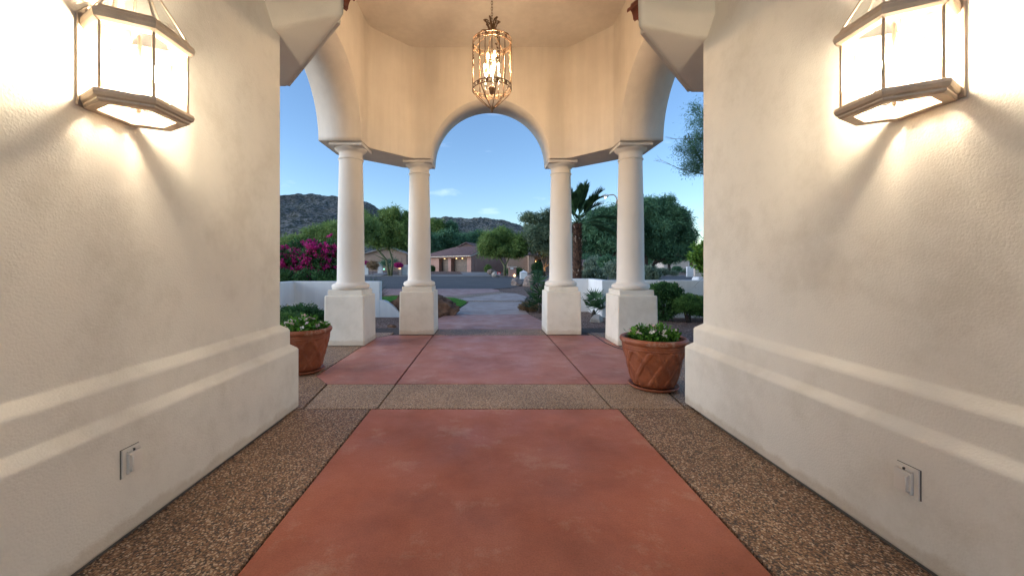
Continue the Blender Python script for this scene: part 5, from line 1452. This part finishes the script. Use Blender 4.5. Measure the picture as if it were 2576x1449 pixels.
# yard sign
ys_ = at(1255, 688, 46); sg = thing("yard_sign", "small red and white yard sign near the kerb", "sign", (ys_.x, 46, 0))
MB().tube([(0, 0, -0.02), (0, 0, 0.3)], 0.015, 6).build("stake", M['black'], sg)
MB().prism([(-0.2, 0.28), (0.2, 0.28), (0.22, 0.62), (-0.22, 0.62)], -0.01, 0.01, 'y').build("panel", M['redsign'], sg)
MB().box((-0.18, -0.016, 0.29), (0.18, -0.0105, 0.36)).box((-0.09, -0.016, 0.44), (0.09, -0.0105, 0.52)).build("print", M['whitepaint'], sg)

# uplights that wash the tree trunks, as lit in the photograph
def uplight(p, label, e):
    r = thing("garden_spotlight", label, "lamp", p)
    MB().lathe([(0.05, -0.02), (0.07, 0.08), (0.075, 0.14)], 12).build("housing", M['black'], r)
    MB().lathe([(0.065, 0.141), (0.03, 0.15)], 12).build("lens", M['warm_lamp'], r)
    ld = bpy.data.lights.new("spot", 'SPOT'); ld.energy = e; ld.spot_size = 1.3; ld.spot_blend = 0.8; ld.color = (1, 0.55, 0.2); ld.shadow_soft_size = 0.05
    lo = bpy.data.objects.new("spotlight", ld); C.objects.link(lo); lo.parent = r; lo.location = (0, 0, 0.2); lo.rotation_euler = (PI, 0, 0)
    lo.rotation_euler = (math.radians(165), 0, 0)
pu = at(1371, 690, 49.4); uplight((pu.x + .2, 49.4, 0.02), "small spotlight at the foot of the uplit olive tree", 60)
pu = at(1252, 680, 55); uplight((pu.x, 55, 0.2), "small spotlight glowing in the dark garden left of the palo verde", 40)

# street lamp
sl = thing("street_lamp", "tall rusty street lamp with a curved arm between the right columns", "street lamp", (at(1552, 690, 34).x, 34, -0.03))
k = 34 / F; ht = EYE + (671 - 505) * k; ax = (1530 - 1552) * k
MB().tube([(0, 0, 0), (0, 0, 2), (0, 0, ht)], [0.10, 0.085, 0.07], 10).build("pole", M['rust'], sl)
arm = [(0, 0, ht)] + [(-0.40 * (1 - math.cos(t * PI / 2)) , 0, ht + 0.55 * math.sin(t * PI / 2)) for t in [i / 8 for i in range(1, 9)]] + [(ax, 0, ht + 0.50)]
MB().tube(arm, 0.045, 8).build("arm", M['rust'], sl)
hd = MB().lathe([(0.05, -0.3), (0.13, -0.2), (0.15, 0.1), (0.06, 0.32)], 12, (0, 0, 0), True, Matrix.Translation((ax - 0.25, 0, ht + 0.44)) @ Matrix.Rotation(math.radians(-97), 4, 'Y')).build("lamp_head", M['whitepaint'], sl)
MB().lathe([(0.10, 0), (0.09, -0.05), (0.03, -0.08)], 12, (ax - 0.27, 0, ht + 0.34)).build("lens", M['white_lamp'], hd)

# far right details: white wall pieces, mailbox, car
wbox("white_wall", 1729, 1746, 671, 680, 47, 0.3, M['whitepaint'], "white low block across the street left of the pinkish one", "garden wall")
wbox("white_wall", 1748, 1772, 667, 682, 45, 0.3, M['palewall'], "pinkish white low wall across the street at the house edge", "garden wall")
mb2 = thing("mailbox", "small white mailbox just above the right garden wall", "mailbox", (at(1755, 700, 15).x, 15, -0.03))
MB().box((-0.1, -0.1, 0), (0.1, 0.1, 0.62)).build("post", M['whitepaint'], mb2)
MB().prism([(-0.12, 0.6), (0.12, 0.6), (0.12, 0.8), (0.07, 0.88), (-0.07, 0.88), (-0.12, 0.8)], -0.25, 0.2, 'y').build("box", M['whitepaint'], mb2)
car = thing("parked_car", "pale blue car far off behind the right outer column", "car", (at(1612, 680, 66).x, 66, 0.40))
cb = MB()
cb.prism([(-2.1, 0.3), (2.1, 0.3), (2.1, 0.75), (1.3, 0.9), (0.7, 1.35), (-1.0, 1.38), (-1.7, 0.95), (-2.1, 0.9)], -0.85, 0.85, 'y'); cb.build("body", M['carpaint'], car, bevel=0.04)
MB().prism([(1.15, 0.93), (0.65, 1.30), (-0.95, 1.32), (-1.5, 0.96)], -0.862, 0.862, 'y').build("window", M['dark_glass'], car)
for wx in (-1.35, 1.35):
    for wy in (-0.8, 0.8):
        MB().lathe([(0.0, -0.1), (0.33, -0.1), (0.33, 0.1), (0.0, 0.1)], 18, (0, 0, 0), True, Matrix.Translation((wx, wy, 0.33)) @ Matrix.Rotation(PI / 2, 4, 'X')).build("wheel", M['black'], car)

# irrigation hose lying by the right column base, and the drip bottle behind the pot
hz_ = [(1.70, 7.35, 0.015), (1.78, 7.15, 0.03), (1.88, 7.0, 0.05), (1.92, 6.7, 0.03), (1.95, 6.3, 0.008), (1.99, 6.0, 0.008), (2.08, 5.7, 0.008), (2.3, 5.5, 0.008)]
tag(MB().tube(hz_, 0.006, 6).build("irrigation_hose", M['black']), "thin black irrigation tube curling round the right outer column base", "hose")

# blown grit and leaf bits on the floor
dp = [(random.uniform(-2.2, 2.3), random.uniform(0.6, 7.6), 0.003) for _ in range(130)] + [(random.choice((-1, 1)) * random.uniform(1.35, 1.62) + X0, random.uniform(0.8, 3.3), 0.003) for _ in range(60)]
tag(leaves("floor_litter", dp, 0.010, 0.005, M['l_dry'], droop=0.0, up=0.0), "tiny dry leaf bits and grit scattered on the floor", "litter", kind='stuff')
